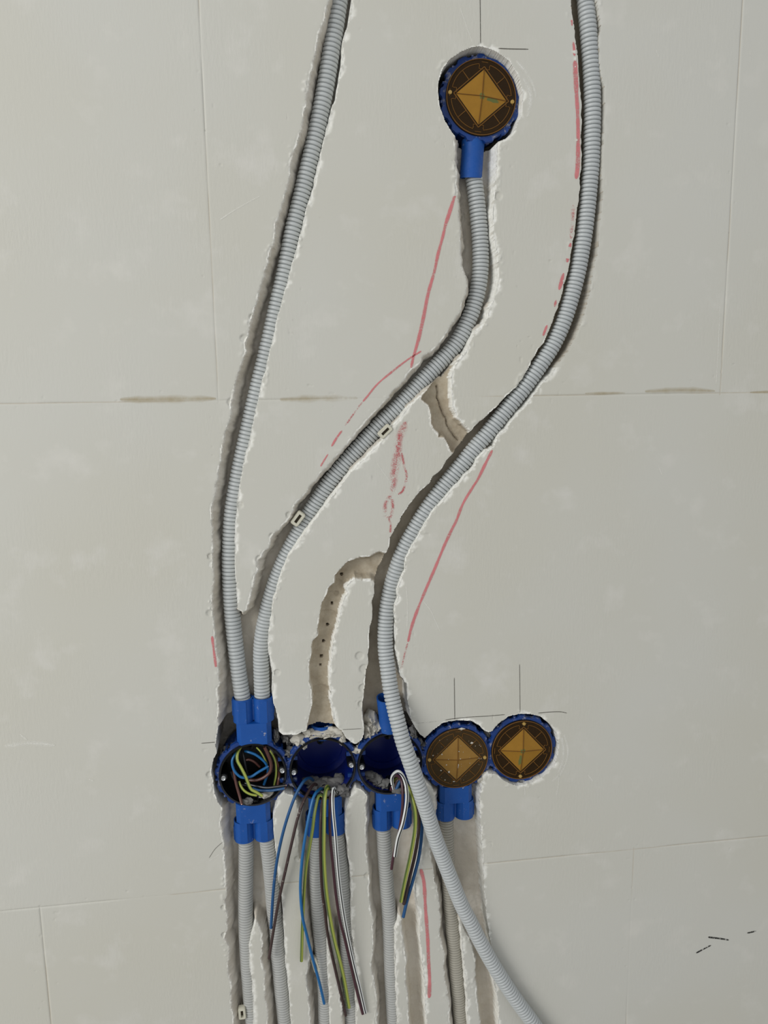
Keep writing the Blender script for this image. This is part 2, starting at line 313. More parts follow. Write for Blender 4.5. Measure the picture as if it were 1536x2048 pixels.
TOP_hole = [(958, 92), (976, 96), (994, 104), (1019, 122.5), (1035, 150), (1046, 185), (1044, 222), (1031, 258), (1010, 278), (995, 284), (960, 290), (908, 270), (889.6, 241), (879, 210), (876, 185), (877, 164), (885, 139), (900, 118), (925, 102), (946, 94)]
ROW = [(436, 1453), (470, 1440), (540, 1440), (557, 1463), (565.5, 1470), (592, 1469), (605, 1464), (640, 1455), (682, 1460), (691, 1474), (702, 1485), (710, 1488), (718.6, 1485), (725, 1475), (730, 1462), (780, 1440), (823, 1442), (830, 1456), (840.6, 1469), (849, 1476), (856, 1470), (865, 1461), (886, 1446), (912, 1440.6), (938, 1441), (956, 1449), (969, 1461), (979, 1464), (985, 1462), (995, 1449), (1016, 1433), (1039.6, 1428), (1060, 1427.6), (1081, 1433), (1099.5, 1449), (1112.5, 1467), (1117, 1490.6), (1115, 1511.5), (1107, 1532), (1088, 1552), (1060, 1566), (1034, 1572), (1013.5, 1565), (992.7, 1549), (977, 1547), (966.7, 1556), (961.5, 1584), (915, 1600), (868, 1585), (862, 1572), (852, 1563), (845, 1575), (822, 1600), (780, 1605), (740, 1600), (733, 1590), (722, 1578), (712, 1575), (703, 1588), (693, 1610), (650, 1620), (600, 1612), (586, 1590), (569, 1586), (556, 1597), (550, 1615), (500, 1625), (442, 1614), (435, 1604), (429, 1585), (426, 1567), (422, 1541), (426, 1519), (434, 1507), (431, 1482)]
CH1 = [(430, 1590), (442, 1614), (441, 1636), (442.5, 1666), (446, 1700), (450, 1740), (453, 1780), (449, 1800), (454, 1850), (449, 1872), (455, 1900), (457, 1950), (462, 1975), (460, 2000), (466, 2048), (478, 2300), (520, 2300), (507, 2048), (506, 2020), (505.5, 1988.5), (503, 1962.5), (500, 1936), (497.7, 1897), (504, 1871), (512, 1845), (521, 1858), (524, 1884), (521, 1921), (529, 1949.5), (527.6, 1988.5), (533, 2014.6), (535, 2048), (550, 2300), (598, 2300), (582, 2048), (580, 2014.6), (577, 1978), (572, 1931), (569, 1884), (566.7, 1845), (564, 1796), (556, 1754), (552, 1710), (548.4, 1671), (546.5, 1659), (548, 1630), (553, 1604), (545, 1590)]
CH2 = [(590, 1595), (592, 1607), (597, 1628), (595, 1658), (597, 1687), (595, 1708), (602, 1732), (603, 1780), (608, 1820), (611, 1858), (616, 1884), (619, 1910), (611, 1955), (616, 1988), (621, 2048), (634, 2300), (672, 2300), (660, 2048), (658, 1988.5), (655, 1936.5), (654, 1889.6), (658, 1858), (664, 1880), (673, 1931), (676, 1975), (682.5, 2014), (684, 2048), (695, 2300), (728, 2300), (712.5, 2048), (711, 1988.5), (714, 1949), (707, 1900), (703, 1863.5), (703, 1806), (702, 1754), (697, 1715), (693, 1676), (690.5, 1650), (692.5, 1620), (700, 1595)]
CH3 = [(735, 1585), (731, 1609), (733, 1638), (731, 1669), (732, 1706), (737, 1745.6), (738.5, 1806), (746, 1845), (746, 1897), (741, 1936), (749, 1962.5), (754, 2014.6), (752, 2048), (762, 2300), (812, 2300), (795.5, 2048), (794, 2014.6), (791.6, 1962.5), (790, 1910), (790, 1863.5), (801, 1837.5), (806, 1884), (811, 1923), (810, 1962), (815, 2001), (817.6, 2048), (830, 2300), (872, 2300), (854, 2048), (850, 2014.6), (850, 1975.5), (845, 1923), (841, 1884), (838.5, 1837.5), (832, 1780), (830.7, 1741), (838.5, 1728), (840, 1700), (842, 1640), (845, 1570)]
CH4 = [(862, 1565), (868, 1590), (868, 1620), (862, 1660), (858, 1697), (863, 1718), (866, 1754), (876, 1785), (879, 1832), (879, 1871), (889, 1910), (886.7, 1936.5), (893, 1975.5), (900, 2048), (915, 2300), (955, 2300), (936, 2048), (933.5, 1988.5), (929.6, 1949.5), (926, 1910), (922, 1871), (920.5, 1843), (941, 1884), (949, 1923), (949, 1949.5), (952, 1988.5), (958, 2048), (975, 2300), (1020, 2300), (997, 2048), (997, 2014.6), (992, 1988.5), (988, 1962.5), (983, 1897), (978, 1871), (974, 1832), (968.7, 1780), (965, 1715), (961, 1650), (959, 1610), (961.5, 1580)]
# polygon, floor depth, slope width of left walls, of right walls, of tips, jaggedness left, right, brown tint
POLYS = [
    (A_left + B_right + B_left + A_right, .0255, .0075, .0010, .0090, .0016, .0008, 0.0),
    (C_left + C_right, .025, .0028, .0008, .0040, .0008, .0008, 0.75),  # right conduit channel: cut faces tinted brown
    (D_poly, .0125, .0020, .0012, .0050, .0010, .0008, 1.0),
    (E_poly, .0150, .0045, .0012, .0060, .0012, .0008, 1.0),
    (TOP_hole, .062, .0010, .0010, .0010, .0003, .0003, 0.0),
    (ROW, .062, .0012, .0010, .0012, .0008, .0006, 0.0),
    (CH1, .0210, .0080, .0010, .0100, .0016, .0008, 0.0),
    (CH2, .0210, .0060, .0010, .0090, .0014, .0008, 0.0),
    (CH3, .0210, .0055, .0012, .0090, .0014, .0010, 0.0),
    (CH4, .0210, .0070, .0014, .0090, .0016, .0010, 0.0)]
POLYW = [(np.array([(P(x, y).x, P(x, y).z) for x, y in p[0]]),) + p[1:] for p in POLYS]

def poly_sd(x, z, V):
    """signed distance (+ inside) and its gradient"""
    n = len(V); best = np.full(x.shape, 1e9); gx = np.zeros_like(x); gz = np.zeros_like(x); ins = np.zeros(x.shape, bool)
    for i in range(n):
        ax, az = V[i]; bx, bz = V[(i + 1) % n]; ex, ez = bx - ax, bz - az; wx, wz = x - ax, z - az
        t = np.clip((wx * ex + wz * ez) / (ex * ex + ez * ez + 1e-12), 0, 1); dx, dz = wx - ex * t, wz - ez * t
        d = dx * dx + dz * dz; m = d < best; best = np.where(m, d, best); gx = np.where(m, dx, gx); gz = np.where(m, dz, gz)
        if az != bz:
            c = ((az > z) != (bz > z)) & (x < (bx - ax) * (z - az) / (bz - az) + ax); ins ^= c
    d = np.sqrt(best); s = np.where(ins, 1.0, -1.0); q = s / np.maximum(d, 1e-9)
    return s * d, gx * q, gz * q

D_HOLES = [(683, 1148, .0014), (673, 1187, .0024), (664, 1207, .0013), (655, 1250, .0013), (647, 1282, .0013), (643, 1313, .0013), (641, 1331, .0012)]
D_DISCS = [(686, 1150, .0105, .0002), (672, 1186, .0115, .0012), (664, 1212, .0115, .0004), (656, 1250, .0125, .0014), (648, 1288, .0120, .0006), (643, 1325, .0120, .0012), (640, 1362, .0120, .0004), (642, 1400, .0115, .0014), (643, 1435, .0120, .0006)]
CRACK = [(880, 772), (882, 795), (886, 812), (893, 832), (903, 852), (914, 872), (922, 882)]
CRACKW = [(P(*p).x, P(*p).z) for p in CRACK]
SPECK = [(980, 372, .0016, .006), (1189, 443, .0008, .006), (424, 1002, .0006, .002)]

JZ1 = P(768, 796).z; JZ2 = P(768, 1742).z
TOPX = [P(417, 400).x, P(1448, 480).x]; BOTX = [P(86, 1920).x, P(1270, 1860).x]

CHIPS = [(719, 1312, 8), (728, 1338, 9), (726, 1376, 8), (722, 1408, 6), (488, 677, 7), (462, 804, 7), (505, 634, 6), (421, 1113, 6), (594, 1012, 6), (578, 1030, 6), (545, 1072, 6), (519, 1118, 7), (419, 1226, 6), (420, 1550, 7), (449, 1870, 6), (447, 1815, 5), (595, 1718, 6), (610, 1862, 6), (735, 1752, 7), (474, 880, 5), (554, 1345, 6), (668, 990, 5), (997, 392, 7), (480, 1010, 6)]
def field(x, z):
    """returns union signed distance, gradient, depth, (cut, fresh, soil)"""
    sdU = np.full(x.shape, -1.0); gU = np.zeros(x.shape + (2,)); dep = np.zeros(x.shape); soil = np.zeros(x.shape)
    for k, (V, fd, wl, wr, wt, jl, jr, so) in enumerate(POLYW):
        lo, hi = V.min(0) - .012, V.max(0) + .012
        m = (x > lo[0]) & (x < hi[0]) & (z > lo[1]) & (z < hi[1])
        if not m.any(): continue
        xx, zz = x[m], z[m]; sd, gx, gz = poly_sd(xx, zz, V)
        L, Rr, T = np.clip(gx, 0, 1) ** 2, np.clip(-gx, 0, 1) ** 2, np.abs(gz) ** 4
        jag = (jl * L + jr * (1 - L)); sc = fnoise(xx, zz, .0060)
        sd = sd + jag * (sc - .5) * 2.4
        w = (wl * L + wr * Rr + .0022 * (1 - L - Rr)) * (1 - T) + wt * T
        w = np.maximum(w, .0009)
        t = np.clip(sd / w, 0, 1); rough = (fnoise(xx, zz, .009) - .5)
        prof = np.where(w > .003, t ** 1.5 + (.0007 / fd) * np.sin(6.283 * (zz * .8 + xx * .6) / .0034) * 4 * t * (1 - t), t)
        d = fd * prof * (1 + .10 * rough)
        # round the foot of the channel
        foot = np.clip((sd - w) / .004, 0, 1); d = d * (.86 + .14 * np.sqrt(foot)) if fd < .05 else d
        if k == 2:
            add = np.zeros(xx.shape)
            for (px, py, r_, q) in D_DISCS:
                c = P(px, py); add = np.where((xx - c.x) ** 2 + (zz - c.z) ** 2 < r_ * r_, q, add)
            for (px, py, r_) in D_HOLES:
                c = P(px, py, .012); rr = np.sqrt((xx - c.x) ** 2 + (zz - c.z) ** 2); add = add + np.where(rr < r_, .0012 if r_ > .002 else .007, 0)
            d = d + add * t
        if k == 3:
            cd = np.full(xx.shape, 9.); xc_ = xx + .004 * (fnoise(xx, zz, .007) - .5); zc_ = zz
            for (a, b) in zip(CRACKW[:-1], CRACKW[1:]):
                ex, ez = b[0] - a[0], b[1] - a[1]; tt = np.clip(((xc_ - a[0]) * ex + (zc_ - a[1]) * ez) / (ex * ex + ez * ez), 0, 1)
                cd = np.minimum(cd, np.hypot(xc_ - a[0] - ex * tt, zc_ - a[1] - ez * tt))
            d = d + .004 * np.clip(1 - cd / (.0004 + .0018 * sc), 0, 1) * t + .0020 * np.clip((cd - .002) / .01, 0, 1) * -1
        if k == 0:
            c = P(*SPECK[0][:2], .02); d = d + np.where(np.hypot(xx - c.x, zz - c.z) < SPECK[0][2], .006, 0)
        d = np.where(sd > 0, np.maximum(d, 0), 0)
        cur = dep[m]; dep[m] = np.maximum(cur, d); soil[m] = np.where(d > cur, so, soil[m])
        cu = sdU[m]; up = sd > cu; sdU[m] = np.where(up, sd, cu); g = gU[m]; g[up] = np.stack([gx, gz], 1)[up]; gU[m] = g
    # chipped flakes just outside the edge
    fl = fnoise(x + 9, z, .0085); wid = .0052 * np.clip((fl - .42) * 4, 0, 1) * (0.35 + .65 * (gU[..., 0] < 0))
    f = np.clip(1 + sdU / np.maximum(wid, 1e-5), 0, 1) * (sdU < 0) * (wid > .0006)
    dep = np.maximum(dep, f * (.0004 + .0006 * vnoise(x, z, .002)) * (sdU < -.0002))
    fresh = np.clip(f * 1.6, 0, 1) * .8
    fresh = np.maximum(fresh, ((sdU >= -.0002) & (sdU < .0014)) * (.35 + .65 * (gU[..., 0] < 0.1)))  # right-hand edges painted whiter, as if lit from the left
    shut = (x > P(1090, 700).x) & (z > P(1100, 735).z); fresh = np.where(shut, fresh * .12, fresh); dep = np.where(shut & (sdU < -.0002), dep * .2, dep)  # pale edge muted up here: the conduit's shade put into the colour
    cut = (sdU > .0003).astype(float)
    # joints between blocks: shallow, partly smeared shut
    jd = np.abs(z - JZ1); jd = np.minimum(jd, np.abs(z - JZ2))
    for X in TOPX: jd = np.where(z > JZ1 - .002, np.minimum(jd, np.abs(x - X)), jd)
    for X in BOTX: jd = np.where(z < JZ2 + .002, np.minimum(jd, np.abs(x - X)), jd)
    smear = np.clip((fnoise(x * .6, z * .6, .06) - .36) * 5, .12, 1)
    dep = np.maximum(dep, np.clip(1 - jd / .0011, 0, 1) * .0007 * smear * (sdU < 0))
    soilj = np.clip(1 - jd / .0007, 0, 1) * np.clip((fnoise(x * .5 + 3, z * .5, .05) - .40) * 6, 0, .55) * (sdU < 0)
    # loose pits and bumps on the face
    pit = np.clip((vnoise(x + 2, z + 5, .004) - .93) * 14, 0, 1) * .0006 * (sdU < -.001); dep = dep + pit * np.clip((vnoise(x, z, .05) - .45) * 6, 0, 1)
    for (px, py, rp) in CHIPS:
        c = P(px, py); rr = np.hypot(x - c.x, z - c.z) / (rp * .00052); m_ = (rr < 1.1) & (sdU < 0)
        dep = np.where(m_, np.maximum(dep, .0012 * np.clip((1.08 - rr) * 5, 0, 1)), dep)
    cr = np.clip((vnoise(x - 7, z + 3, .0032) - .62) * 4, 0, 1) * np.clip((vnoise(x, z + 8, .022) - .5) * 5, 0, 1) * np.clip((sdU + .006) / .003, 0, 1) * (sdU < -.0012)
    dep = dep - .0007 * cr; fresh = np.maximum(fresh, .35 * cr)
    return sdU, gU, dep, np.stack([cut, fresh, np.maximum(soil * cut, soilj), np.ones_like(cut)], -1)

CELL, TN = .0009, 16; TILE = CELL * TN
X0, X1, Z0, Z1 = -1.15, 1.25, 0.0, 2.45
def snap(v, o): return o + round((v - o) / TILE) * TILE
OX, OZ = P(417, 400).x, JZ1                            # grid origin on real joints
TOPX[1] = snap(TOPX[1], OX); BOTX = [snap(v, OX) for v in BOTX]; JZ2 = snap(JZ2, OZ)
gx0, gx1 = OX - TILE * int((OX - X0) / TILE), OX + TILE * int((X1 - OX) / TILE)
gz0, gz1 = OZ - TILE * int((OZ - Z0) / TILE), OZ + TILE * int((Z1 - OZ) / TILE)
nx, nz = int(round((gx1 - gx0) / TILE)), int(round((gz1 - gz0) / TILE))

rowj = lambda zc: 0 if zc > JZ1 else (1 if zc > JZ2 else 2)
def block_id(xc, zc):
    if zc > JZ1 + .51: return (9,) + tuple([int((xc - BOTX[0]) // (.667))])
    r = rowj(zc)
    if r == 0: return (0, sum(xc > v for v in TOPX))
    if r == 2:
        if zc < JZ2 - .51: return (8, int((xc - TOPX[0]) // .667))
        return (2, sum(xc > v for v in BOTX))
    return (1, int((xc - P(-160, 1200).x) // .98))

def build_wall():
    root = empty('wall_back', (0, 0, 0)); tag(root, kind='structure', label='pale grey gypsum block wall cut with deep cable channels')
    cx = gx0 + TILE * (np.arange(nx) + .5); cz = gz0 + TILE * (np.arange(nz) + .5)
    XX, ZZ = np.meshgrid(cx, cz, indexing='ij'); best = np.full(XX.shape, -9.)
    for e in POLYW:
        best = np.maximum(best, poly_sd(XX, ZZ, e[0])[0])
    near = best > -(TILE * .75 + .006)
    deep = np.zeros_like(near)
    jt = (np.abs(ZZ - JZ1) < TILE * .75) | (np.abs(ZZ - JZ2) < TILE * .75)
    for v in TOPX: jt |= (np.abs(XX - v) < TILE * .75) & (ZZ > JZ1) & (ZZ < JZ1 + .5)
    for v in BOTX: jt |= (np.abs(XX - v) < TILE * .75) & (ZZ < JZ2) & (ZZ > JZ2 - .5)
    near |= jt
    lx = np.arange(TN + 1) * CELL
    groups = {}
    for i in range(nx):
        for j in range(nz): groups.setdefault(block_id(cx[i], cz[j]), []).append((i, j))
    for bid, tl in sorted(groups.items()):
        fine = [(i, j) for i, j in tl if near[i, j]]; coarse = [(i, j) for i, j in tl if not near[i, j]]
        vs, fs, at = [], [], []
        base = 0
        if fine:
            ii = np.array(fine)
            # global lattice indices so neighbouring tiles share vertices
            gi = (ii[:, 0] * TN)[:, None, None] + np.arange(TN + 1)[None, :, None]; gj = (ii[:, 1] * TN)[:, None, None] + np.arange(TN + 1)[None, None, :]
            gi, gj = np.broadcast_arrays(gi, gj); key = gi.astype(np.int64) * 100000 + gj
            uk, inv = np.unique(key.ravel(), return_inverse=True); inv = inv.reshape(key.shape)
            x = gx0 + (uk // 100000) * CELL; z = gz0 + (uk % 100000) * CELL
            sd, g, dep, col = [], [], [], []
            for s in range(0, len(x), 120000):
                a, b, c, d = field(x[s:s + 120000], z[s:s + 120000]); sd.append(a); g.append(b); dep.append(c); col.append(d)
            sd, g, dep, col = map(np.concatenate, (sd, g, dep, col))
            m = np.abs(sd) < CELL * .5
            x = np.where(m, x - g[:, 0] * sd * .95, x); z = np.where(m, z - g[:, 1] * sd * .95, z); dep = np.where(m, .0001, dep)
            vs = np.stack([x, dep, z], 1); at = col
            q = np.stack([inv[:, :-1, :-1], inv[:, 1:, :-1], inv[:, 1:, 1:], inv[:, :-1, 1:]], -1).reshape(-1, 4)
            fs = q; base = len(vs)
        if coarse:
            # merge runs of flat tiles in each column
            cv, cf = [], []; coarse.sort(); k = 0
            while k < len(coarse):
                i, j = coarse[k]; e = k
                while e + 1 < len(coarse) and coarse[e + 1] == (i, coarse[e][1] + 1): e += 1
                x0, z0, z1 = gx0 + i * TILE, gz0 + j * TILE, gz0 + (coarse[e][1] + 1) * TILE; b = base + len(cv)
                cv += [(x0, 0, z0), (x0 + TILE, 0, z0), (x0 + TILE, 0, z1), (x0, 0, z1)]; cf.append((b, b + 1, b + 2, b + 3)); k = e + 1
            cv = np.array(cv); vs = np.vstack([vs, cv]) if base else cv; cf = np.array(cf); fs = np.vstack([fs, cf]) if base else cf
            ca = np.tile([0, 0, 0, 1.], (len(cv), 1)); at = np.vstack([at, ca]) if base else ca
        me = bpy.data.meshes.new('block'); nv, nf = len(vs), len(fs)
        me.vertices.add(nv); me.vertices.foreach_set('co', vs.astype(np.float32).ravel())
        me.loops.add(nf * 4); me.loops.foreach_set('vertex_index', fs.astype(np.int32).ravel())
        me.polygons.add(nf); me.polygons.foreach_set('loop_start', np.arange(nf, dtype=np.int32) * 4)
        me.update(calc_edges=True)
        ca = me.color_attributes.new('cut', 'FLOAT_COLOR', 'POINT'); ca.data.foreach_set('color', at.astype(np.float32).ravel())
        me.materials.append(M['wall']); me.shade_smooth(); me.set_sharp_from_angle(angle=R(48))
        o = bpy.data.objects.new('block', me); COL.objects.link(o); o.parent = root
    return root

wall = build_wall()
fb = MB(); fb.box((0.05, -1.2, -.03), (2.4, 2.5, .06)); floor = fb.build('floor', M['concrete'], smooth=None); floor['kind'] = 'structure'

# ------------------------------------------------------------------ marks drawn on the wall (parts of the wall)
def ribbon(name, pts, wpx, mat, label=None, y=-.00025, keep=.0006):
    w3 = [P(a, b) for a, b in pts]; c, L, _ = catmull(w3, .0012)
    s, _, _, _ = field(c[:, 0].copy(), c[:, 2].copy())
    t = np.gradient(c, axis=0); t /= np.linalg.norm(t, axis=1)[:, None] + 1e-9
    nrmv = np.stack([-t[:, 2], np.zeros(len(c)), t[:, 0]], 1)
    hw = wpx * .00052 / 2
    vs, fs, uv = [], [], []
    nn = fnoise(c[:, 0], c[:, 2], .012); en = np.minimum(np.arange(len(c)), np.arange(len(c))[::-1]) * .0012
    va = 1.0 if name in ('pencil_line',) else 0
    tp = .02 if 'stain' in name else max(hw * 1.6, .002)
    wv = np.where(va, 1, (.62 + .75 * nn)) * np.clip(.25 + .75 * np.sqrt(np.clip(en / tp, 0, 1)), 0, 1)
    for i in range(len(c)):
        for sgn in (-1, 1):
            p = c[i] + nrmv[i] * hw * sgn * wv[i]; vs.append((p[0], y, p[2])); uv.append((i * .0012, sgn))
    e = [field(np.array([v[0] for v in vs]), np.array([v[2] for v in vs]))[0]][0]
    for i in range(len(c) - 1):
        q = (2 * i, 2 * i + 1, 2 * i + 3, 2 * i + 2)
        if max(e[k] for k in q) < -keep: fs.append(q)
    if not fs: return None
    o = mesh_obj(name, vs, fs, mat, wall, None, uv)
    if label: o['label'] = label
    return o

ribbon('chalk_line', [(913.6, 376), (904.6, 407), (891.6, 447.6), (885, 475), (876, 508), (868, 545), (856, 588), (846.4, 636.7), (836.6, 679.7), (827, 713), (822, 736)], 7, M['chalk'], 'red crayon line left of the upper box channel')
ribbon('chalk_line', [(842.7, 702), (815, 719.5), (782, 745), (755, 768), (735, 792), (725.5, 803.5)], 4.6, M['chalk'], 'thin curved red crayon line above the diagonal channel')
ribbon('chalk_line', [(725.5, 803.5), (716, 815), (702, 835), (690, 852)], 4, M['chalk_sp'])
ribbon('chalk_line', [(684, 861), (673, 876), (663, 893)], 4.5, M['chalk'])
ribbon('chalk_line', [(656, 908), (648, 921), (641, 933)], 4, M['chalk'])
ribbon('chalk_line', [(1138, -60), (1140, 0), (1142, 25), (1144, 52)], 4.5, M['chalk'], keep=.0002)
ribbon('chalk_line', [(1146, 84), (1148, 97), (1149, 112)], 5, M['chalk'], keep=.0002)
ribbon('chalk_line', [(1149.5, 120), (1151, 150), (1153, 190), (1155, 225), (1156, 260), (1156, 295), (1155.5, 325), (1154, 345), (1152, 358)], 9, M['chalk'], 'red crayon line along the right conduit channel', keep=.0002)
ribbon('chalk_line', [(1146, 410), (1145, 440), (1143, 462), (1142, 478)], 9, M['chalk_sp'], keep=.0002)
ribbon('chalk_line', [(1141, 486), (1138, 503), (1134, 525)], 8, M['chalk'], keep=.0002)
ribbon('chalk_line', [(1127, 546), (1123, 562), (1118, 580)], 7, M['chalk'], keep=.0001)
ribbon('chalk_line', [(1112, 600), (1109, 614)], 6, M['chalk'], keep=.0002)
ribbon('chalk_line', [(1094, 650), (1090, 661), (1086, 672)], 6, M['chalk'], keep=.0002)
ribbon('chalk_line', [(984.6, 900), (970, 929), (955, 959.6), (945, 975), (926, 1007), (912.6, 1041), (904, 1058), (889, 1090), (868.6, 1139), (851, 1180), (835, 1219), (823, 1254), (816, 1284)], 6.5, M['chalk'], 'long red crayon line right of the cut channel')
ribbon('chalk_line', [(815, 1286), (807, 1317.5), (801, 1347)], 5, M['chalk_sp'])
ribbon('chalk_line', [(812, 842), (803, 866), (797, 880), (795, 905), (791, 930), (787, 958), (785, 985)], 17, M['chalk_sp'], 'speckled red crayon smear between two channels')
ribbon('chalk_line', [(803, 905), (808, 930), (813, 954), (806, 980), (795, 990)], 6, M['chalk_sp'])
ribbon('chalk_line', [(786, 985), (772, 1005), (770, 1025), (778, 1036), (785, 1020), (784, 1000), (778, 995)], 9, M['chalk_sp'])
ribbon('chalk_line', [(777, 1036), (781, 1050), (780, 1072)], 6, M['chalk_sp'])
ribbon('chalk_line', [(424, 1272), (428, 1304), (431.5, 1330), (436, 1352)], 5.5, M['chalk'], 'short red crayon line on the left channel edge', keep=.0001)
ribbon('chalk_line', [(841.5, 1738), (848, 1767), (851, 1819), (855, 1871), (857, 1923), (859, 1957), (858.5, 1996)], 9, M['chalk'], 'red crayon line on the narrow lower ridge', keep=.0001)
ribbon('pencil_line', [(959, -40), (960, 0), (961, 88)], 1.6, M['pencil'])
ribbon('pencil_line', [(996, 97), (1020, 98), (1057, 98.5)], 1.9, M['pencil'])
ribbon('pencil_line', [(908.5, 1355), (909, 1400), (909.5, 1439)], 1.6, M['pencil'])
ribbon('pencil_line', [(1039, 1328), (1039.5, 1370), (1040, 1425)], 1.4, M['pencil'])
ribbon('pencil_line', [(820, 1447), (850, 1445), (880, 1441.5)], 1.2, M['pencil_faint'])
ribbon('pencil_line', [(890, 1440), (905, 1437.5), (940, 1434), (975, 1432), (1010, 1429)], 1.6, M['pencil'])
ribbon('pencil_line', [(1076, 1426), (1100, 1424), (1120, 1423.5), (1134, 1426)], 1.7, M['pencil'])
ribbon('pencil_line', [(402, 1486.5), (432, 1484)], 1.6, M['pencil'])
ribbon('pencil_line', [(684, 1459), (700, 1458.5), (724, 1457)], 1.2, M['pencil'])
ribbon('pencil_line', [(418, 1716), (430, 1698), (445, 1684)], 1.1, M['pencil'])
for p in ([(1392, 1906), (1405, 1899), (1422, 1890)], [(1416, 1874), (1440, 1877), (1458, 1880)], [(1494, 1866), (1512, 1862)]): ribbon('scuff_mark', p, 5, M['scuff'])
for p, w in (([(921, 18), (932, 50), (945, 86)], 3), ([(1032, 122), (1052, 145), (1066, 172), (1072, 195)], 9), ([(1046, 158), (1058, 180), (1060, 205), (1054, 235)], 16),
             ([(1119, 1462), (1126, 1490), (1125, 1520), (1116, 1545)], 13), ([(1128, 1470), (1135, 1495), (1133, 1520), (1120, 1548), (1104, 1562)], 8), ([(1118, 1545), (1117, 1565), (1113, 1592)], 3),
             ([(1049, 1574), (1050, 1592)], 3), ([(845, 1200), (862, 1222), (870, 1240), (880, 1262)], 2.5), ([(752, 922), (765, 942), (782, 966), (800, 996)], 1.8),
             ([(812, 1170), (815, 1210), (814, 1255)], 3), ([(440, 440), (470, 420), (520, 392)], 3), ([(1316, 930), (1324, 950)], 2.5), ([(418, 1722), (440, 1708)], 3),
             ([(1176, 1550), (1186, 1562)], 5), ([(178, 1558), (188, 1562)], 7), ([(1432, 770), (1436, 700), (1440, 610)], 2.5), ([(1312, 100), (1318, 116)], 2.5),
             ([(1500, 100), (1500, 130)], 2), ([(10, 1492), (60, 1486), (110, 1490)], 14), ([(40, 1468), (55, 1480)], 5)):
    ribbon('scratch', p, w, M['scratch'])
for p, w in (([(240, 799), (300, 799), (360, 798), (432, 797)], 15), ([(560, 799), (640, 797), (715, 796)], 14), ([(1290, 783), (1365, 780), (1430, 782)], 14), ([(1170, 787), (1250, 786)], 8), ([(1500, 785), (1560, 783)], 8)):
    ribbon('joint_stain', p, w, M['stain'], y=-.00015)

# ------------------------------------------------------------------ corrugated conduits
CAT, GRP = 'conduit', 'corrugated conduits laid in the wall channels'
def conduit(pts, rad, pitch, mat, label, ext=None):
    w3 = [P(a, b, d) for a, b, d in pts] + (ext or [])
    c, L, (s, out) = catmull(w3, .004); c = smooth_pts(c, 4)
    s = np.concatenate([[0], np.cumsum(np.linalg.norm(np.diff(c, axis=0), axis=1))])
    n = int(s[-1] / pitch); prof = [(0, -.0021), (.12, -.0012), (.22, -.0002), (.40, 0), (.70, 0), (.90, -.0003)]
    q = np.array([(k + a) * pitch for k in range(n) for a, _ in prof]); rr = np.array([rad + b for k in range(n) for _, b in prof])
    cc = np.stack([np.interp(q, s, c[:, k]) for k in range(3)], 1)
    t, U, V = frames(c)
    vs, fs = tube_mesh(cc, rr, 20)
    o = mesh_obj('corrugated_conduit', vs, fs, mat, None, 60)
    return tag(o, label, CAT, GRP)

A_c = [(735, -250), (694, -90), (678, 0), (669.5, 59), (660, 117), (650.5, 176), (639.5, 234), (627, 293), (616, 339), (602, 398), (587.5, 456), (576, 515), (563.5, 574), (556.5, 600), (544, 658), (530, 717), (515.5, 776), (502, 834), (489, 893), (479, 939), (472, 978), (465.5, 1017), (462, 1056), (460.5, 1095), (460, 1134), (461, 1173), (463, 1205), (466.5, 1250), (472, 1300), (478, 1350), (485, 1395), (488, 1420)]
conduit([(x, y, .0155) for x, y in A_c], .0082, .0039, M['conduit'], 'long grey corrugated conduit running up the leftmost channel')
B_c = [(945.5, 340), (948, 360), (953, 400), (958, 450), (961, 500), (960, 549), (954, 588), (942.5, 627), (925, 666), (908, 693), (888, 716), (853, 752), (828, 780), (803.6, 806.5), (780, 830), (757, 852), (737, 875), (719, 894), (688, 928), (662, 960), (642, 990), (624, 1018), (607, 1046), (592, 1075), (577, 1102), (564, 1131), (553, 1158), (544, 1186), (537, 1210), (531, 1238), (527, 1258), (523.5, 1282), (522, 1305), (522.5, 1337), (523.5, 1370), (524.5, 1394), (526, 1420)]
conduit([(x, y, .0165 if y < 1350 else .0155) for x, y in B_c], .0082, .0036, M['conduit'], 'grey corrugated conduit curving from upper round box to left double box')
C_c = [(1156, -250, .013), (1165, -90, .011), (1171, 0, .009), (1176.5, 59, .007), (1181, 117, .007), (1184, 176, .0065), (1184.5, 234, .0065), (1183.5, 293, .0065), (1182.5, 325, .0065), (1179, 365, .0065), (1174.5, 414, .0065), (1169, 463, .0065), (1161.5, 511, .0065), (1154, 550, .0065), (1138.5, 608, .0065), (1124.5, 650, .0065), (1107, 688, .0068), (1093, 711, .007), (1076, 736, .0075), (1046.5, 777, .0085), (1014, 817, .0095), (992, 845, .010), (971.5, 871, .0105), (953, 892, .011), (928, 923, .0115), (904, 952, .012), (878, 985, .012), (856, 1015, .012), (836.5, 1046, .012), (820, 1075, .012), (806, 1102, .012), (794, 1135, .0125), (782, 1174, .0135), (774.5, 1211, .012), (771, 1247, .010), (770.5, 1292, .007), (775, 1333, .002), (782, 1384, -.005), (791, 1425, -.012), (801, 1465, -.018), (807, 1487, -.021), (817, 1514, -.024), (829, 1549, -.025), (843, 1590, -.025), (856, 1630, -.022), (870, 1675, -.018), (888, 1722, -.014), (906, 1768, -.012), (924, 1812, -.010), (940, 1842, -.0095), (960, 1882, -.0095), (985, 1927, -.0095), (1014, 1973, -.0095), (1041, 2012, -.0095), (1068, 2048, -.0095), (1110, 2110, -.0095), (1160, 2200, -.0095)]
conduit(C_c, .0082, .0038, M['conduit'], 'pale loose corrugated conduit crossing in front of the boxes and hanging out right')
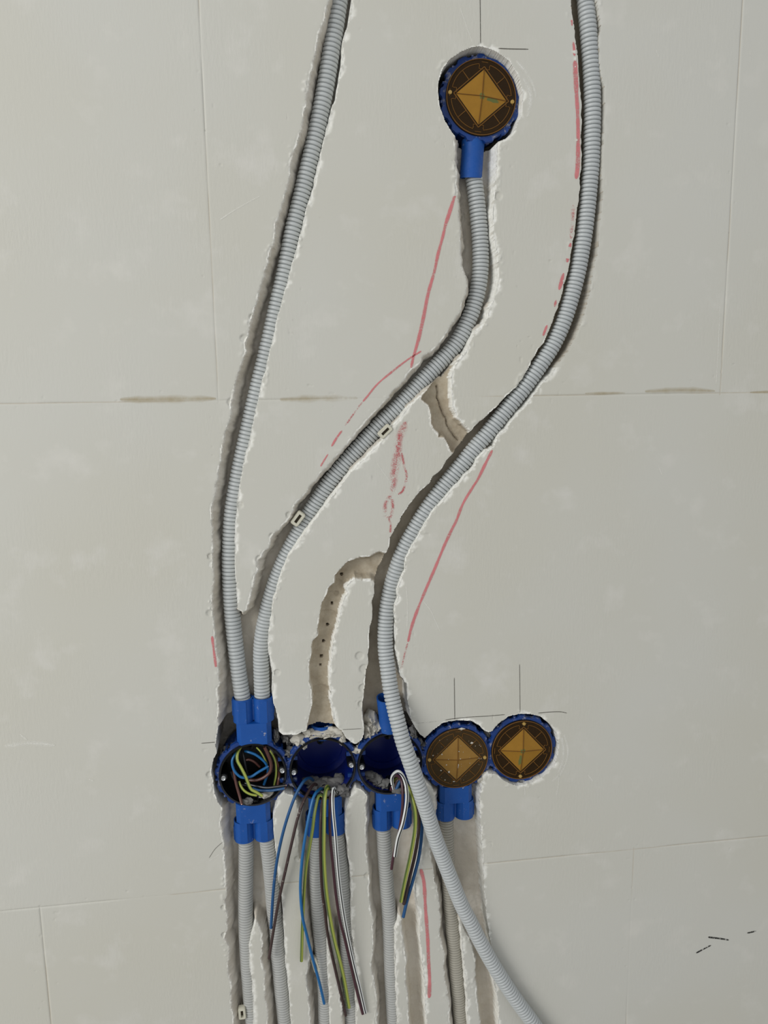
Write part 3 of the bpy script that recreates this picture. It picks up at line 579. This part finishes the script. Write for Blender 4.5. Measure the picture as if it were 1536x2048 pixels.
low = [([(488, 1650), (492, 1680), (491.5, 1755), (491, 1820), (491.5, 1850), (493.5, 1900), (497, 1950), (501, 2000), (506, 2048), (535, 2280)], 'leftmost lower conduit under the left double box', 'conduit_dusty'),
       ([(530, 1650), (535, 1690), (542.5, 1755), (548, 1820), (552, 1850), (555.5, 1900), (560, 1950), (565, 2000), (570, 2048), (590, 2280)], 'second lower conduit, right spout of the left double box', 'conduit_dusty'),
       ([(632, 1640), (634, 1680), (633, 1755), (635, 1800), (638.5, 1850), (643.5, 1900), (647.5, 1950), (650, 2000), (651, 2048), (665, 2280)], 'third lower conduit behind the hanging blue and striped wires', 'conduit_dusty'),
       ([(669, 1635), (675, 1680), (684.5, 1755), (688, 1800), (692, 1850), (694.5, 1900), (696.5, 1950), (700, 2000), (703, 2048), (716, 2280)], 'fourth lower conduit behind the white and black wire', 'conduit_dusty'),
       ([(764, 1625), (767, 1665), (769, 1700), (772, 1750), (776, 1800), (779, 1850), (781, 1900), (782.5, 1950), (785, 2000), (788, 2048), (802, 2280)], 'fifth lower conduit under the open middle box with the empty tube', 'conduit_dusty'),
       ([(891, 1605), (892.5, 1645), (893.5, 1690), (895, 1725), (900, 1800), (904.5, 1850), (909, 1900), (913, 1950), (917.5, 2000), (922, 2048), (945, 2280)], 'rightmost lower conduit passing behind the loose conduit', 'conduit_warm')]
for pts, lab, m in low: conduit([(x, y, .0127) for x, y in pts], .0080, .0031, M[m], 'grey corrugated ' + lab)

# ------------------------------------------------------------------ junction boxes
def rose(th, n, a): return a * (1 if math.sin(n * th) > 0 else -1)
def half_spout(mb, x, z0, z1, y, r=.0104, wall_=.0012, sgn=1):
    mb.lathe([(r - wall_, z0), (r, z0), (r, z1), (r - wall_, z1)], 28, True, (x, y, 0), 'z')
def double_socket(root, xc, zs, ze, y, name='conduit_socket'):
    """two joined tube mouths with a slot between them; zs at the box, ze at the open end (box coordinates)"""
    mb = MB(); s = 1 if ze > zs else -1; L = abs(ze - zs); lo, hi = min(zs, ze), max(zs, ze); zm = zs + s * L * .48
    for dx in (-.0104, .0104): half_spout(mb, xc + dx, min(zm, ze), max(zm, ze), y)
    mb.box((xc, y, (zs + zm) / 2), (.0350, .0212, abs(zm - zs)), .0045)
    for dx in (-.0104, .0104): mb.box((xc + dx, y - .0076, (zm + ze) / 2 - s * .0008), (.0172, .0056, abs(ze - zm) - .0016), .0050)
    mb.box((xc, y + .001, (zm + ze) / 2), (.0040, .0100, abs(ze - zm) * .9))
    mb.box((xc - .0195, y + .001, ze - s * L * .2), (.0035, .008, L * .34)); mb.box((xc + .0195, y + .001, ze - s * L * .2), (.0035, .008, L * .34))
    return mb.build(name, M['blue'], root)
def single_socket(root, xc, zs, ze, y, r=.0108, lean=0.0, name='conduit_socket', ly=0.0, flare=.22):
    mb = MB(); n = 10
    seg = 28; vs, fs = [], []
    for k in range(n + 1):
        t = k / n; rr = r * (1 + flare - flare * min(1, t * 3)); x = xc + lean * t; yy = y + ly * t; z = zs + (ze - zs) * t
        for j in range(seg):
            a = 2 * math.pi * j / seg; vs.append((x + rr * math.cos(a), yy + rr * math.sin(a), z - .35 * ly * math.sin(a) * t))
    for k in range(n, -1, -1):
        t = k / n; rr = r - .0013; x = xc + lean * t; yy = y + ly * t; z = zs + (ze - zs) * t
        for j in range(seg):
            a = 2 * math.pi * j / seg; vs.append((x + rr * math.cos(a), yy + rr * math.sin(a), z - .35 * ly * math.sin(a) * t))
    for k in range(2 * n + 1):
        for j in range(seg): fs.append((k * seg + j, k * seg + (j + 1) % seg, (k + 1) * seg + (j + 1) % seg, (k + 1) * seg + j))
    mb.add(vs, fs); return mb.build(name, M['blue'], root)

def cover(root, rot, mat, peakmat, dusty):
    mb = MB(); mb.lathe([(0.0001, -.0012), (.0322, -.0012), (.0334, -.0002), (.0334, .0012), (.0001, .0012)], 72, False)
    cv = mb.build('cover', mat, root); cv.rotation_euler = (0, rot, 0)
    cv['label'] = 'amber see-through plastic cover' + (' with dust and plaster crumbs' if dusty else '')
    rb = MB(); y = -.0014
    rb.lathe([(.0326, y - .0004), (.0333, y - .0004), (.0333, y + .0006), (.0326, y + .0006)], 72)
    def line(pts, r=.00035): rb.tube([(a, y, b) for a, b in pts], r, 6)
    for k in range(4):
        a0 = math.pi / 4 + k * math.pi / 2; half = .60; Rr = .0288
        arc = [(Rr * math.cos(a0 + t), Rr * math.sin(a0 + t)) for t in np.linspace(-half, half, 15)]
        e0, e1 = a0 - half, a0 + half
        inn = .0240
        s0 = [(inn * math.cos(e0 - .14), inn * math.sin(e0 - .14)), (inn * 1.04 * math.cos(e0 + .02), inn * 1.04 * math.sin(e0 + .02)), (.0272 * math.cos(e0 - .01), .0272 * math.sin(e0 - .01))]
        s1 = [(inn * math.cos(e1 + .14), inn * math.sin(e1 + .14)), (inn * 1.04 * math.cos(e1 - .02), inn * 1.04 * math.sin(e1 - .02)), (.0272 * math.cos(e1 + .01), .0272 * math.sin(e1 + .01))]
        line(s0 + arc + s1[::-1])
        line([(.0265 * math.cos(k * math.pi / 2), .0265 * math.sin(k * math.pi / 2)), (.0265 * math.cos((k + 1) * math.pi / 2), .0265 * math.sin((k + 1) * math.pi / 2))], .0005)
        line([(.0190 * math.cos(a0), .0190 * math.sin(a0)), (.0265 * math.cos(a0), .0265 * math.sin(a0))], .0004)
        line([(.0262 * math.cos(a0 - .0), .0262 * math.sin(a0)), (.0285 * math.cos(a0 - .0), .0285 * math.sin(a0 - .0))], .0003)
        line([(.0305 * math.cos(k * math.pi / 2 + .1), .0305 * math.sin(k * math.pi / 2 + .1)), (.0305 * math.cos(k * math.pi / 2 - .1), .0305 * math.sin(k * math.pi / 2 - .1))], .0003)
    rb.build('rib', M['lid_rib'], cv)
    pk = MB(); q = .0242; h = -.0045
    pk.add([(q, -.0012, 0), (0, -.0012, q), (-q, -.0012, 0), (0, -.0012, -q), (0, h, 0)], [(0, 1, 4), (1, 2, 4), (2, 3, 4), (3, 0, 4)])
    pk.add([(q, -.0010, 0), (0, -.0010, q), (-q, -.0010, 0), (0, -.0010, -q)], [(0, 3, 2, 1)])
    p = pk.build('peak', peakmat, cv, None); p['label'] = 'yellow-amber raised pyramid in the middle of the cover'
    sp = MB()
    for (a, b), (c, d) in (((q, 0), (0, 0)), ((0, q), (0, 0)), ((-q, 0), (0, 0)), ((0, -q), (0, 0))):
        sp.tube([(a, -.0014, b), (c, h - .0002, d)], .00045, 6)
    sp.build('seam', M['lid_rib'], cv)
    for sx in (-1, 1):
        kn = MB(); kn.lathe([(.0001, -.0026), (.0016, -.0024), (.0019, -.0016), (.0019, -.001), (.0001, -.001)], 16, False, (sx * .0300, 0, 0)); kn.build('fixing_pin', M['pin'], cv)
    return cv

def jbox(px, py, d, label, inner='blue_shade', open_=True, lid=None, screws=((-1, 0), (1, 0)), tilt=0.0, flange=.0022, group='blue flush-mounted wiring boxes'):
    c = P(px, py, d); root = empty('junction_box', c); tag(root, label, 'junction box', group)
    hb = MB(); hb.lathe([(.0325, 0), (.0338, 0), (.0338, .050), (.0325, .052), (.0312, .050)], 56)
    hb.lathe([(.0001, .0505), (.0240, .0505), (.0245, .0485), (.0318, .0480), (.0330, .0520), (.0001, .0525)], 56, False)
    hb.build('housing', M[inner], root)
    fl = MB(); fl.lathe([(.0336, .001), (.0365, .0015), (.0372, .0045), (.0336, .0055)], 96, True, radf=lambda th: rose(th, 13, .0011) + flange * .3)
    for k in range(18):
        a = 2 * math.pi * (k + .3 * math.sin(k * 5.1)) / 18; r0 = .0372
        fl.box((r0 * math.cos(a), .010, r0 * math.sin(a)), (.0022, .016, .0022))
    fl.lathe([(.0336, .012), (.0350, .012), (.0352, .040), (.0336, .040)], 56)
    fl.build('flange', M['blue_rough'], root)
    if open_:
        rm = MB(); rm.lathe([(.0320, .0012), (.0325, -.0012), (.0340, -.0016), (.0347, -.0002), (.0345, .0022), (.0322, .0040)], 64); rm.build('rim', M['black'], root)
        for sx, sz in screws:
            a = math.atan2(sz, sx) + tilt; x, z = .0300 * math.cos(a), .0300 * math.sin(a)
            tw = MB(); tw.lathe([(.0001, .0015), (.0036, .0015), (.0042, .0024), (.0042, .026), (.0001, .026)], 20, False, (x * .995, 0, z * .995)); tw.build('screw_post', M['black'], root)
            sc = MB(); sc.lathe([(.0001, .0004), (.0009, .0004), (.0012, -.0006), (.0021, -.0010), (.0027, -.0002), (.0027, .0020), (.0001, .0020)], 20, False, (x, 0, z)); sc.build('screw', M['metal'], root)
        for sz in (1, -1):
            tw = MB(); x, z = .0295 * math.cos(math.pi / 2 * sz + tilt), .0295 * math.sin(math.pi / 2 * sz + tilt)
            tw.lathe([(.0013, .0040), (.0030, .0020), (.0036, .0030), (.0036, .024), (.0013, .024)], 18, True, (x, 0, z)); tw.build('screw_post', M['black'], root)
    if lid: cover(root, lid[0], M['lid_d' if lid[1] else 'lid'], M['peak_d' if lid[1] else 'peak'], lid[1])
    return root, c
def zrel(c, px, py, d): return P(px, py, d).z - c.z
def xrel(c, px, py, d): return P(px, py, d).x - c.x

RD = .004
b1, c1 = jbox(506, 1549, RD, 'leftmost open blue box, filled with coiled wires', 'black_shade', tilt=R(3))
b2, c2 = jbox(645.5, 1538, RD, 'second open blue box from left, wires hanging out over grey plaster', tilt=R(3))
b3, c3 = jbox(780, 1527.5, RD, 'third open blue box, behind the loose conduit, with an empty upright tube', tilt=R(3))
b4, c4 = jbox(914, 1516, RD, 'blue box under a dusty amber cover with plaster crumbs, fourth in row', 'black_shade', False, (R(2), True))
b5, c5 = jbox(1043.5, 1499, RD, 'rightmost box of the row, under a clean amber cover', 'black_shade', False, (R(93), False))
bt, ct = jbox(962, 195.5, .010, 'single upper blue box under an amber cover, far above the row', 'black_shade', False, (R(6), False), flange=.0035)
SD = .0135
def dsock(b, c, pxc, py0, py1, d=SD, w=.0208):
    double_socket(b, xrel(c, pxc, py1, d), (.0325 if py1 < py0 else -.0325), zrel(c, pxc, py1, d - .009), d - c.y)
dsock(b1, c1, 506, 1480, 1400); dsock(b1, c1, 510, 1610, 1685); dsock(b2, c2, 652, 1600, 1673); dsock(b3, c3, 784, 1590, 1660); dsock(b4, c4, 909, 1580, 1641)
single_socket(b3, xrel(c3, 779, 1460, .008), .0335, zrel(c3, 772, 1398, .004), .013 - c3.y, .0092, xrel(c3, 771, 1400, .006) - xrel(c3, 779, 1460, .008), ly=-.005)
single_socket(b2, xrel(c2, 644, 1460, .02), .030, zrel(c2, 644, 1448, .018), .020 - c2.y, .0115)
single_socket(bt, xrel(ct, 949, 280, .018), -.0335, zrel(ct, 944, 350, .006), .0225 - ct.y, .0106, xrel(ct, 944, 350, .012) - xrel(ct, 949, 280, .018), ly=-.006, flare=.06)
# blue bridges between neighbouring boxes
for (b, c, cn) in ((b1, c1, c2), (b2, c2, c3), (b3, c3, c4), (b4, c4, c5)):
    dx = (cn.x - c.x) / 2; dz = (cn.z - c.z) / 2
    mb = MB(); mb.box((dx, .008, dz), (.008, .010, .020), .002); mb.box((dx, .006, dz + .012), (.020, .003, .004)); mb.box((dx, .006, dz - .012), (.018, .003, .004))
    mb.box((dx - .006, .012, dz + .017), (.003, .016, .008)); mb.box((dx + .007, .012, dz + .016), (.003, .016, .006)); mb.build('connector', M['blue_rough'], b)
# faint moulded rectangle in box three
mb = MB(); x0 = xrel(c3, 770, 1482, .02)
mb.box((xrel(c3, 768, 1480, .02), .0225, .0285), (.017, .0012, .006)); mb.build('moulded_mark', M['blue_shade'], b3)

def lump(cx_, cy_, cz_, sx, sy, sz, seed, mat, name, parent, nu=18, nv=12):
    r_ = random.Random(seed); ph = [(r_.uniform(0, 6), r_.uniform(2, 5), r_.uniform(2, 5)) for _ in range(4)]
    vs, fs = [], []
    for i in range(nv + 1):
        for j in range(nu):
            th = math.pi * i / nv; a = 2 * math.pi * j / nu
            k = 1 + .13 * sum(math.sin(p[0] + p[1] * a + p[2] * th) for p in ph) + r_.uniform(-.10, .10) * (0 < i < nv)
            vs.append((cx_ + sx * k * math.sin(th) * math.cos(a), cy_ + sy * k * math.cos(th), cz_ + sz * k * math.sin(th) * math.sin(a)))
    for i in range(nv):
        for j in range(nu): fs.append((i * nu + j, i * nu + (j + 1) % nu, (i + 1) * nu + (j + 1) % nu, (i + 1) * nu + j))
    mb = MB(); mb.add(vs, fs); return mb.build(name, M[mat], parent, 50)
def rub(b, c, px, py, d, sx, sy, sz, seed, mat='plaster_grey', name='plaster_residue'):
    p = P(px, py, d); return lump(p.x - c.x, p.y - c.y, p.z - c.z, sx, sy, sz, seed, mat, name, b)
def dwall(px, py, c, rmax=.0295):
    lo, hi = c.y, .05
    for _ in range(24):
        m_ = (lo + hi) / 2; p = P(px, py, m_)
        if math.hypot(p.x - c.x, p.z - c.z) < rmax: lo = m_
        else: hi = m_
    return lo
# residue stuck in the boxes
for px, py, sx, sy, sz, k in ((618, 1562, .010, .006, .004, 3), (632, 1572, .010, .008, .005, 4), (650, 1566, .011, .008, .006, 5), (664, 1574, .010, .009, .005, 6), (674, 1562, .009, .007, .006, 7), (684, 1578, .007, .006, .004, 8), (660, 1586, .009, .004, .003, 9), (690, 1588, .005, .004, .003, 10)):
    rub(b2, c2, px, py, dwall(px, py, c2), sx, sy, sz, k)
for px, py, sx, sy, sz, k in ((738, 1551, .007, .006, .005, 13), (752, 1560, .008, .008, .006, 14), (768, 1568, .008, .006, .005, 15), (800, 1581, .009, .004, .003, 16)):
    rub(b3, c3, px, py, dwall(px, py, c3), sx, sy, sz, k)
rub(b1, c1, 530, 1590, dwall(530, 1590, c1), .009, .004, .003, 23, 'plaster'); rub(b1, c1, 494, 1602, dwall(494, 1602, c1), .006, .003, .003, 24)
# daubs of plaster around the row, parts of the wall
z0_ = Vector((0, 0, 0))
for q in ((598, 1478, .012, .008, .009, .006, 31, 'plaster'), (606, 1486, .010, .004, .006, .006, 32, 'plaster'), (575, 1476, .022, .006, .008, .005, 33), (590, 1479, .024, .005, .008, .005, 34), (578, 1504, .012, .006, .007, .004, 35),
          (640, 1467, .010, .015, .006, .0040, 36, 'plaster'), (668, 1463, .010, .010, .007, .0050, 37, 'plaster'), (684, 1476, .009, .0045, .006, .007, 38, 'plaster'), (660, 1469, .008, .011, .005, .0028, 39, 'plaster'), (618, 1467, .012, .006, .006, .005, 30, 'plaster'),
          (712, 1500, .009, .006, .006, .0028, 40, 'plaster'), (720, 1495, .011, .004, .005, .004, 41, 'plaster'), (741, 1440, .017, .008, .010, .012, 42, 'plaster'), (738, 1462, .012, .006, .008, .009, 43, 'plaster'), (752, 1455, .013, .007, .007, .006, 49, 'plaster'),
          (846, 1493, .012, .004, .005, .004, 44), (838, 1482, .012, .003, .005, .003, 45), (975, 1466, .016, .005, .006, .004, 46), (972, 1556, .006, .009, .004, .006, 47, 'plaster'), (545, 1494, .014, .003, .006, .007, 48), (452, 1500, .015, .003, .006, .004, 61),
          (552, 1470, .016, .003, .006, .007, 62), (1100, 1547, .006, .008, .004, .004, 50, 'plaster'), (1060, 1566, .006, .014, .004, .0034, 51), (1030, 1570, .006, .010, .004, .003, 52), (826, 1466, .010, .004, .006, .007, 53, 'plaster_grey')):
    rub(wall, z0_, *q, **{'name': 'plaster_daub'})
# crumbs on the dusty cover
cr = MB(); rr_ = random.Random(4)
spots = [(916, 1530, .0010, .0004, .0040), (923, 1458, .0045, .0008, .0016), (944, 1486, .0022, .0006, .0012), (958, 1516, .0010, .0006, .0008), (962, 1517, .0010, .0006, .0008), (969, 1517, .0014, .0006, .0009), (866, 1511, .0011, .0005, .0008), (882, 1541, .0010, .0005, .0008), (898, 1544, .0012, .0005, .0014), (926, 1576, .0009, .0005, .0007), (893, 1530, .0009, .0004, .0007), (884, 1509, .0008, .0004, .0010), (918, 1503, .0008, .0004, .0007), (921, 1518, .0006, .0004, .0008), (890, 1560, .0008, .0004, .0007), (908, 1563, .0016, .0004, .0006)]
for k in range(26):
    a, r_ = rr_.uniform(0, 6.28), 58 * math.sqrt(rr_.random()); s_ = rr_.uniform(.0002, .0005); spots.append((914 + r_ * math.cos(a), 1516 + r_ * math.sin(a), s_, s_, s_))
for (px, py, sx, sy, sz) in spots:
    dist = abs(px - 914) + abs(py - 1516); dd = RD - .0014 - max(0, .0033 * (1 - dist / 46))
    p = P(px, py, dd); p = p - c4
    vs = [(p.x + sx, p.y, p.z), (p.x, p.y, p.z + sz), (p.x - sx, p.y, p.z), (p.x, p.y, p.z - sz), (p.x + sx * .2, p.y - sy, p.z), (p.x, p.y + sy, p.z)]
    cr.add(vs, [(0, 1, 4), (1, 2, 4), (2, 3, 4), (3, 0, 4), (1, 0, 5), (2, 1, 5), (3, 2, 5), (0, 3, 5)])
o = cr.build('plaster_crumbs', M['plaster'], b4, None); o['kind'] = 'stuff'

# ------------------------------------------------------------------ wires
def wire(pts, mat, label, r=.00155, phase=0.0, group='wires of the open boxes', tip='copper'):
    q_ = []
    for a, b, d in pts:
        cb = min((c1, c2, c3), key=lambda c: abs(c.x - P(a, b).x))
        if d > RD and b < 1615: d = min(d, max(RD, dwall(a, b, cb, .0290)))
        q_.append(P(a, b, d))
    c, L, _ = catmull(q_, .0025); seg = 12
    root = empty('wire', tuple(c[-1])); tag(root, label, 'wire', group)
    # fixed facing frame so that stripes keep their side
    t = np.gradient(c, axis=0); t /= np.linalg.norm(t, axis=1)[:, None]; ref = np.array([0, -1.0, 0])
    U = ref - t * (t @ ref)[:, None]; nn = np.linalg.norm(U, axis=1); U[nn < .15] = (0, 0, 1.0); U /= np.linalg.norm(U, axis=1)[:, None]
    for i in range(1, len(U)):
        if U[i].dot(U[i - 1]) < 0: U[i] = -U[i]
    V = np.cross(t, U); vs, uv = [], []; n = len(c); twist = np.zeros(n) + phase
    for i in range(n):
        for j in range(seg + 1):
            a = 2 * math.pi * j / seg; vs.append(c[i] - c[-1] + r * (math.cos(a) * U[i] + math.sin(a) * V[i])); uv.append((j / seg + twist[i], i * .0025))
    fs = [(i * (seg + 1) + j, i * (seg + 1) + j + 1, (i + 1) * (seg + 1) + j + 1, (i + 1) * (seg + 1) + j) for i in range(n - 1) for j in range(seg)]
    mesh_obj('insulation', vs, fs, M[mat], root, 60, uv)
    d = t[-1]; e, f = tube_mesh(np.array([c[-1] - d * .002 - c[-1], d * .0006]), .0009, 10)
    mesh_obj('core', e, f, M[tip], root, 40)
    e, f = tube_mesh(np.array([-d * .0006, d * .0001]), r * .96, 12); mesh_obj('cut_end', e, f, M[mat], root, 40, [(0, 0)] * len(e))
    return root
G2 = 'wires hanging from the second box'
wire([(628, 1562, .030), (618, 1556, .012), (605, 1566, -.004), (587.5, 1599, -.010), (568, 1658, -.012), (554, 1722, -.010), (546.5, 1785, -.006), (542, 1856, -.003)], 'w_navy', 'leftmost blue wire hanging from the second box', group=G2)
wire([(636, 1572, .030), (626, 1570, .010), (607, 1603, -.006), (595, 1638, -.010), (583.6, 1685, -.011), (572, 1736, -.009), (560, 1790, -.006), (550, 1843, -.004), (538, 1917, -.002)], 'w_brown_d', 'straight brown wire slanting left from the second box', group=G2)
wire([(647, 1579, .018), (642, 1577, .008), (637, 1581, 0), (631, 1587, -.007), (624.6, 1603, -.012), (615, 1648, -.018), (607, 1697, -.019), (602, 1745.5, -.017), (601, 1785, -.014), (605, 1833, -.010), (613.5, 1870, -.007), (626.6, 1921, -.003), (639.6, 1968, 0), (648.5, 2007, .002)], 'w_blue', 'long blue wire whose tip ends lowest on the third conduit', group=G2)
wire([(645, 1592, .028), (637, 1592, .006), (629, 1628, -.003), (625, 1660, -.006), (618.5, 1697, -.009), (612, 1736, -.010), (607.5, 1794, -.009), (604.8, 1859, -.006), (603, 1922, -.004)], 'w_yg', 'shorter yellow-green wire beside the long blue wire', .0017, .12, group=G2)
wire([(650, 1592, .025), (645, 1600, .000), (641.5, 1640, -.010), (641, 1700, -.012), (644, 1775, -.010), (650, 1824, -.007), (654, 1858, -.004), (661, 1897, -.002), (673, 1949.5, -.001), (684, 1996, .001), (691.7, 2031, .003)], 'w_brown_d', 'dark brown wire running left of the thick yellow-green wire', group=G2)
wire([(660, 1578, .028), (654, 1574, .002), (649.5, 1599, -.009), (648, 1658, -.016), (648, 1716, -.017), (652, 1775, -.015), (660, 1833, -.011), (669, 1880, -.008), (680, 1923, -.005), (689, 1962.5, -.002), (698, 2014.6, 0)], 'w_yg', 'thick yellow-green wire in the middle of the second bundle', .00195, .10, group=G2)
wire([(668, 1590, .025), (661, 1592, .000), (659.5, 1640, -.010), (661, 1680, -.012), (665.6, 1726, -.012), (671.5, 1785, -.010), (680, 1840, -.007), (689, 1875, -.005), (702, 1931, -.002), (714, 1983, -.001), (725.5, 2027.6, -.001)], 'w_purple', 'purplish brown wire reaching lowest right of the second bundle', group=G2)
wire([(673, 1585, .020), (667, 1577, .000), (666, 1612, -.014), (671, 1670, -.019), (676, 1736, -.018), (682, 1790, -.015), (692, 1853, -.011), (706.7, 1923, -.007), (719.7, 1975.5, -.004), (731, 2025, -.002)], 'w_bw', 'white wire with a black stripe, rightmost of the second bundle', .0017, 0.0, group=G2, tip='metal')
G3 = 'wires hanging from the third box'
wire([(788, 1585, .026), (784, 1556, .010), (795, 1543, -.002), (806, 1552, -.012), (813, 1575, -.020), (813.5, 1605, -.022), (806, 1646, -.020), (796, 1677, -.014), (790, 1712, -.009)], 'w_bw', 'short white wire with a black stripe hanging from the third box', .0019, 0.0, group=G3, tip='metal')
wire([(782, 1582, .028), (786, 1557, .014), (795, 1551, .003), (803, 1562, -.006), (805.5, 1590, -.012), (804, 1625, -.013), (797, 1670, -.010), (788, 1707, -.005), (783, 1738, -.002)], 'w_purple', 'short brown wire with lower tip beside the white one, third box', group=G3)
wire([(782, 1567, .030), (796, 1557, .014), (808, 1563, -.002), (820, 1583, -.014), (828, 1610, -.021), (831, 1636, -.022), (829, 1667, -.021), (821, 1712, -.016), (811, 1757, -.010), (802, 1803, -.006)], 'w_yg', 'yellow-green wire curving down from the third box', .00195, .10, group=G3)
wire([(790, 1575, .030), (798, 1558, .010), (814, 1566, -.004), (829, 1590, -.009), (836, 1615, -.012), (838, 1640, -.012), (836.5, 1670, -.012), (829.5, 1712, -.009), (819, 1757, -.006), (807.5, 1808, -.003)], 'w_brown_d', 'dark brown wire between yellow-green and blue, third box', .0018, group=G3)
wire([(792, 1580, .028), (804, 1560, .006), (824, 1572, -.008), (837, 1597, -.006), (843, 1630, -.007), (843.5, 1665, -.006), (838, 1712, -.005), (826, 1760, -.003), (814, 1802, -.001), (806.5, 1834, -.001)], 'w_navy', 'blue wire with the longest tip curving down from the third box', .0018, group=G3)
G1 = 'wires coiled inside the leftmost box'
wire([(478, 1500, .012), (470, 1509, .008), (464.5, 1520.6, .006), (466, 1535, .005), (473, 1547, .004), (485, 1555, .003), (502.5, 1553, .003), (517, 1544, .004), (536, 1533, .007)], 'w_blue', 'bright blue wire looping round the left of the first box', .0014, group=G1)
wire([(490, 1502, .015), (496, 1503.5, .012), (511, 1509, .010), (524.5, 1519, .009), (533, 1529, .010), (536, 1544, .012), (528, 1569, .016)], 'w_blue', 'blue wire arching across the upper right of the first box', .0014, group=G1)
wire([(481, 1494, .012), (475, 1506, .006), (474.5, 1520.6, .003), (482, 1535, .001), (491, 1553, -.001), (501, 1577, -.002), (512, 1584, -.002), (524.5, 1592, -.002)], 'w_yg', 'bright yellow-green wire bent across the front of the first box', .0017, .10, group=G1)
wire([(478, 1563, .010), (481, 1571, .007), (488, 1581, .005), (499.6, 1588, .004), (513, 1591, .004)], 'w_yg', 'short yellow-green curl at the bottom of the first box', .0014, .1, group=G1)
wire([(513, 1495, .010), (520, 1502, .008), (527, 1513, .009), (534, 1528, .011)], 'w_yg', 'thin yellow-green wire at the top right inside the first box', .0010, .1, group=G1)
wire([(529, 1494, .001), (536, 1509, .002), (542, 1526.5, .004), (540.6, 1542.6, .005), (529, 1554, .006), (514, 1560, .007), (500, 1560, .009)], 'w_brown', 'thick brown wire hooking from the top round the right of the first box', .0017, group=G1)
wire([(489, 1521, .016), (497, 1519, .014), (508, 1523, .014), (519, 1533, .016)], 'w_brown', 'short dark brown arc in the centre of the first box', .0013, group=G1)
wire([(467, 1535, .010), (469, 1550, .008), (473, 1570, .006), (479, 1591, .003), (483.5, 1608, -.001)], 'w_brown', 'brown wire standing at the lower left of the first box', .0015, group=G1)
wire([(540, 1501, .010), (546, 1511, .008), (551, 1526.5, .008), (552, 1548.5, .009), (548, 1572, .013)], 'w_yg', 'yellow-green wire following the right wall of the first box', .0012, .1, group=G1)
wire([(545, 1506, .012), (552, 1520, .010), (557, 1535, .010), (558, 1555, .011), (555, 1573, .014)], 'w_brown', 'brown wire against the right wall of the first box', .0015, group=G1)
wire([(505, 1576, .010), (517, 1580, .008), (539, 1581, .004), (558, 1578.5, .001), (570, 1576, -.002)], 'w_navy', 'blue wire lying low with its tip over the right rim', .0014, group=G1)
wire([(490, 1566, .012), (505, 1570, .008), (532, 1575, .002), (554, 1573, -.001), (572, 1570.5, -.003)], 'w_black', 'black wire with bare copper tip over the right rim of the first box', .0013, group=G1)
wire([(462, 1543, .012), (468, 1558, .010), (480, 1568, .010), (498, 1572, .012)], 'w_black', 'black wire curving low inside the left of the first box', .0012, group=G1)
wire([(484, 1499, .018), (488, 1515, .014), (492, 1535, .014), (497, 1552, .018)], 'w_black', 'black wire hanging deep in the middle of the first box', .0012, group=G1)

# ------------------------------------------------------------------ clips
def clip(px, py, d, rot, label, w=.0135, h=.0075):
    c = P(px, py, d); root = empty('cable_clip', c); root.rotation_euler = (0, rot, 0); tag(root, label, 'clip', 'ivory conduit clips')
    def rr(w_, h_, r_, y, n=5):
        pts = []
        for (sx, sz, a0) in ((1, 1, 0), (-1, 1, 90), (-1, -1, 180), (1, -1, 270)):
            for k in range(n): a = R(a0 + 90 * k / (n - 1)); pts.append((sx * (w_ / 2 - r_) + r_ * math.cos(a), y, sz * (h_ / 2 - r_) + r_ * math.sin(a)))
        return pts
    n = 20; rings = [rr(w, h, .0018, .006), rr(w, h, .0018, .0008), rr(w - .0012, h - .0012, .0014, 0), rr(w * .62, h * .36, .0003, 0), rr(w * .60, h * .34, .0003, .0035)]
    vs = [p for r_ in rings for p in r_]; fs = [(k * n + j, k * n + (j + 1) % n, (k + 1) * n + (j + 1) % n, (k + 1) * n + j) for k in range(4) for j in range(n)]
    mb = MB(); mb.add(vs, fs); mb.build('clip_head', M['clip'], root, 40)
    s = MB(); s.add(rings[-1], [tuple(range(n))]); s.build('slot', M['dark'], root, None)
    t = MB(); t.box((0, .010, -h * .1), (.004, .012, .0016)); t.build('strap', M['clip'], root, None)
clip(596, 1038, .0030, R(-52), 'ivory clip at left edge of the diagonal conduit, lower one', .0150, .0085)
clip(771, 863, -.0012, R(-43), 'ivory clip on the diagonal conduit beside the speckled red smear', .0145, .0080)
clip(484, 2029, .0040, R(88), 'ivory clip beside the leftmost lower conduit at the photo bottom', .0135, .0080)
clip(631, 1932, .0060, R(75), 'ivory clip half hidden behind the long blue wire', .0180, .0070)
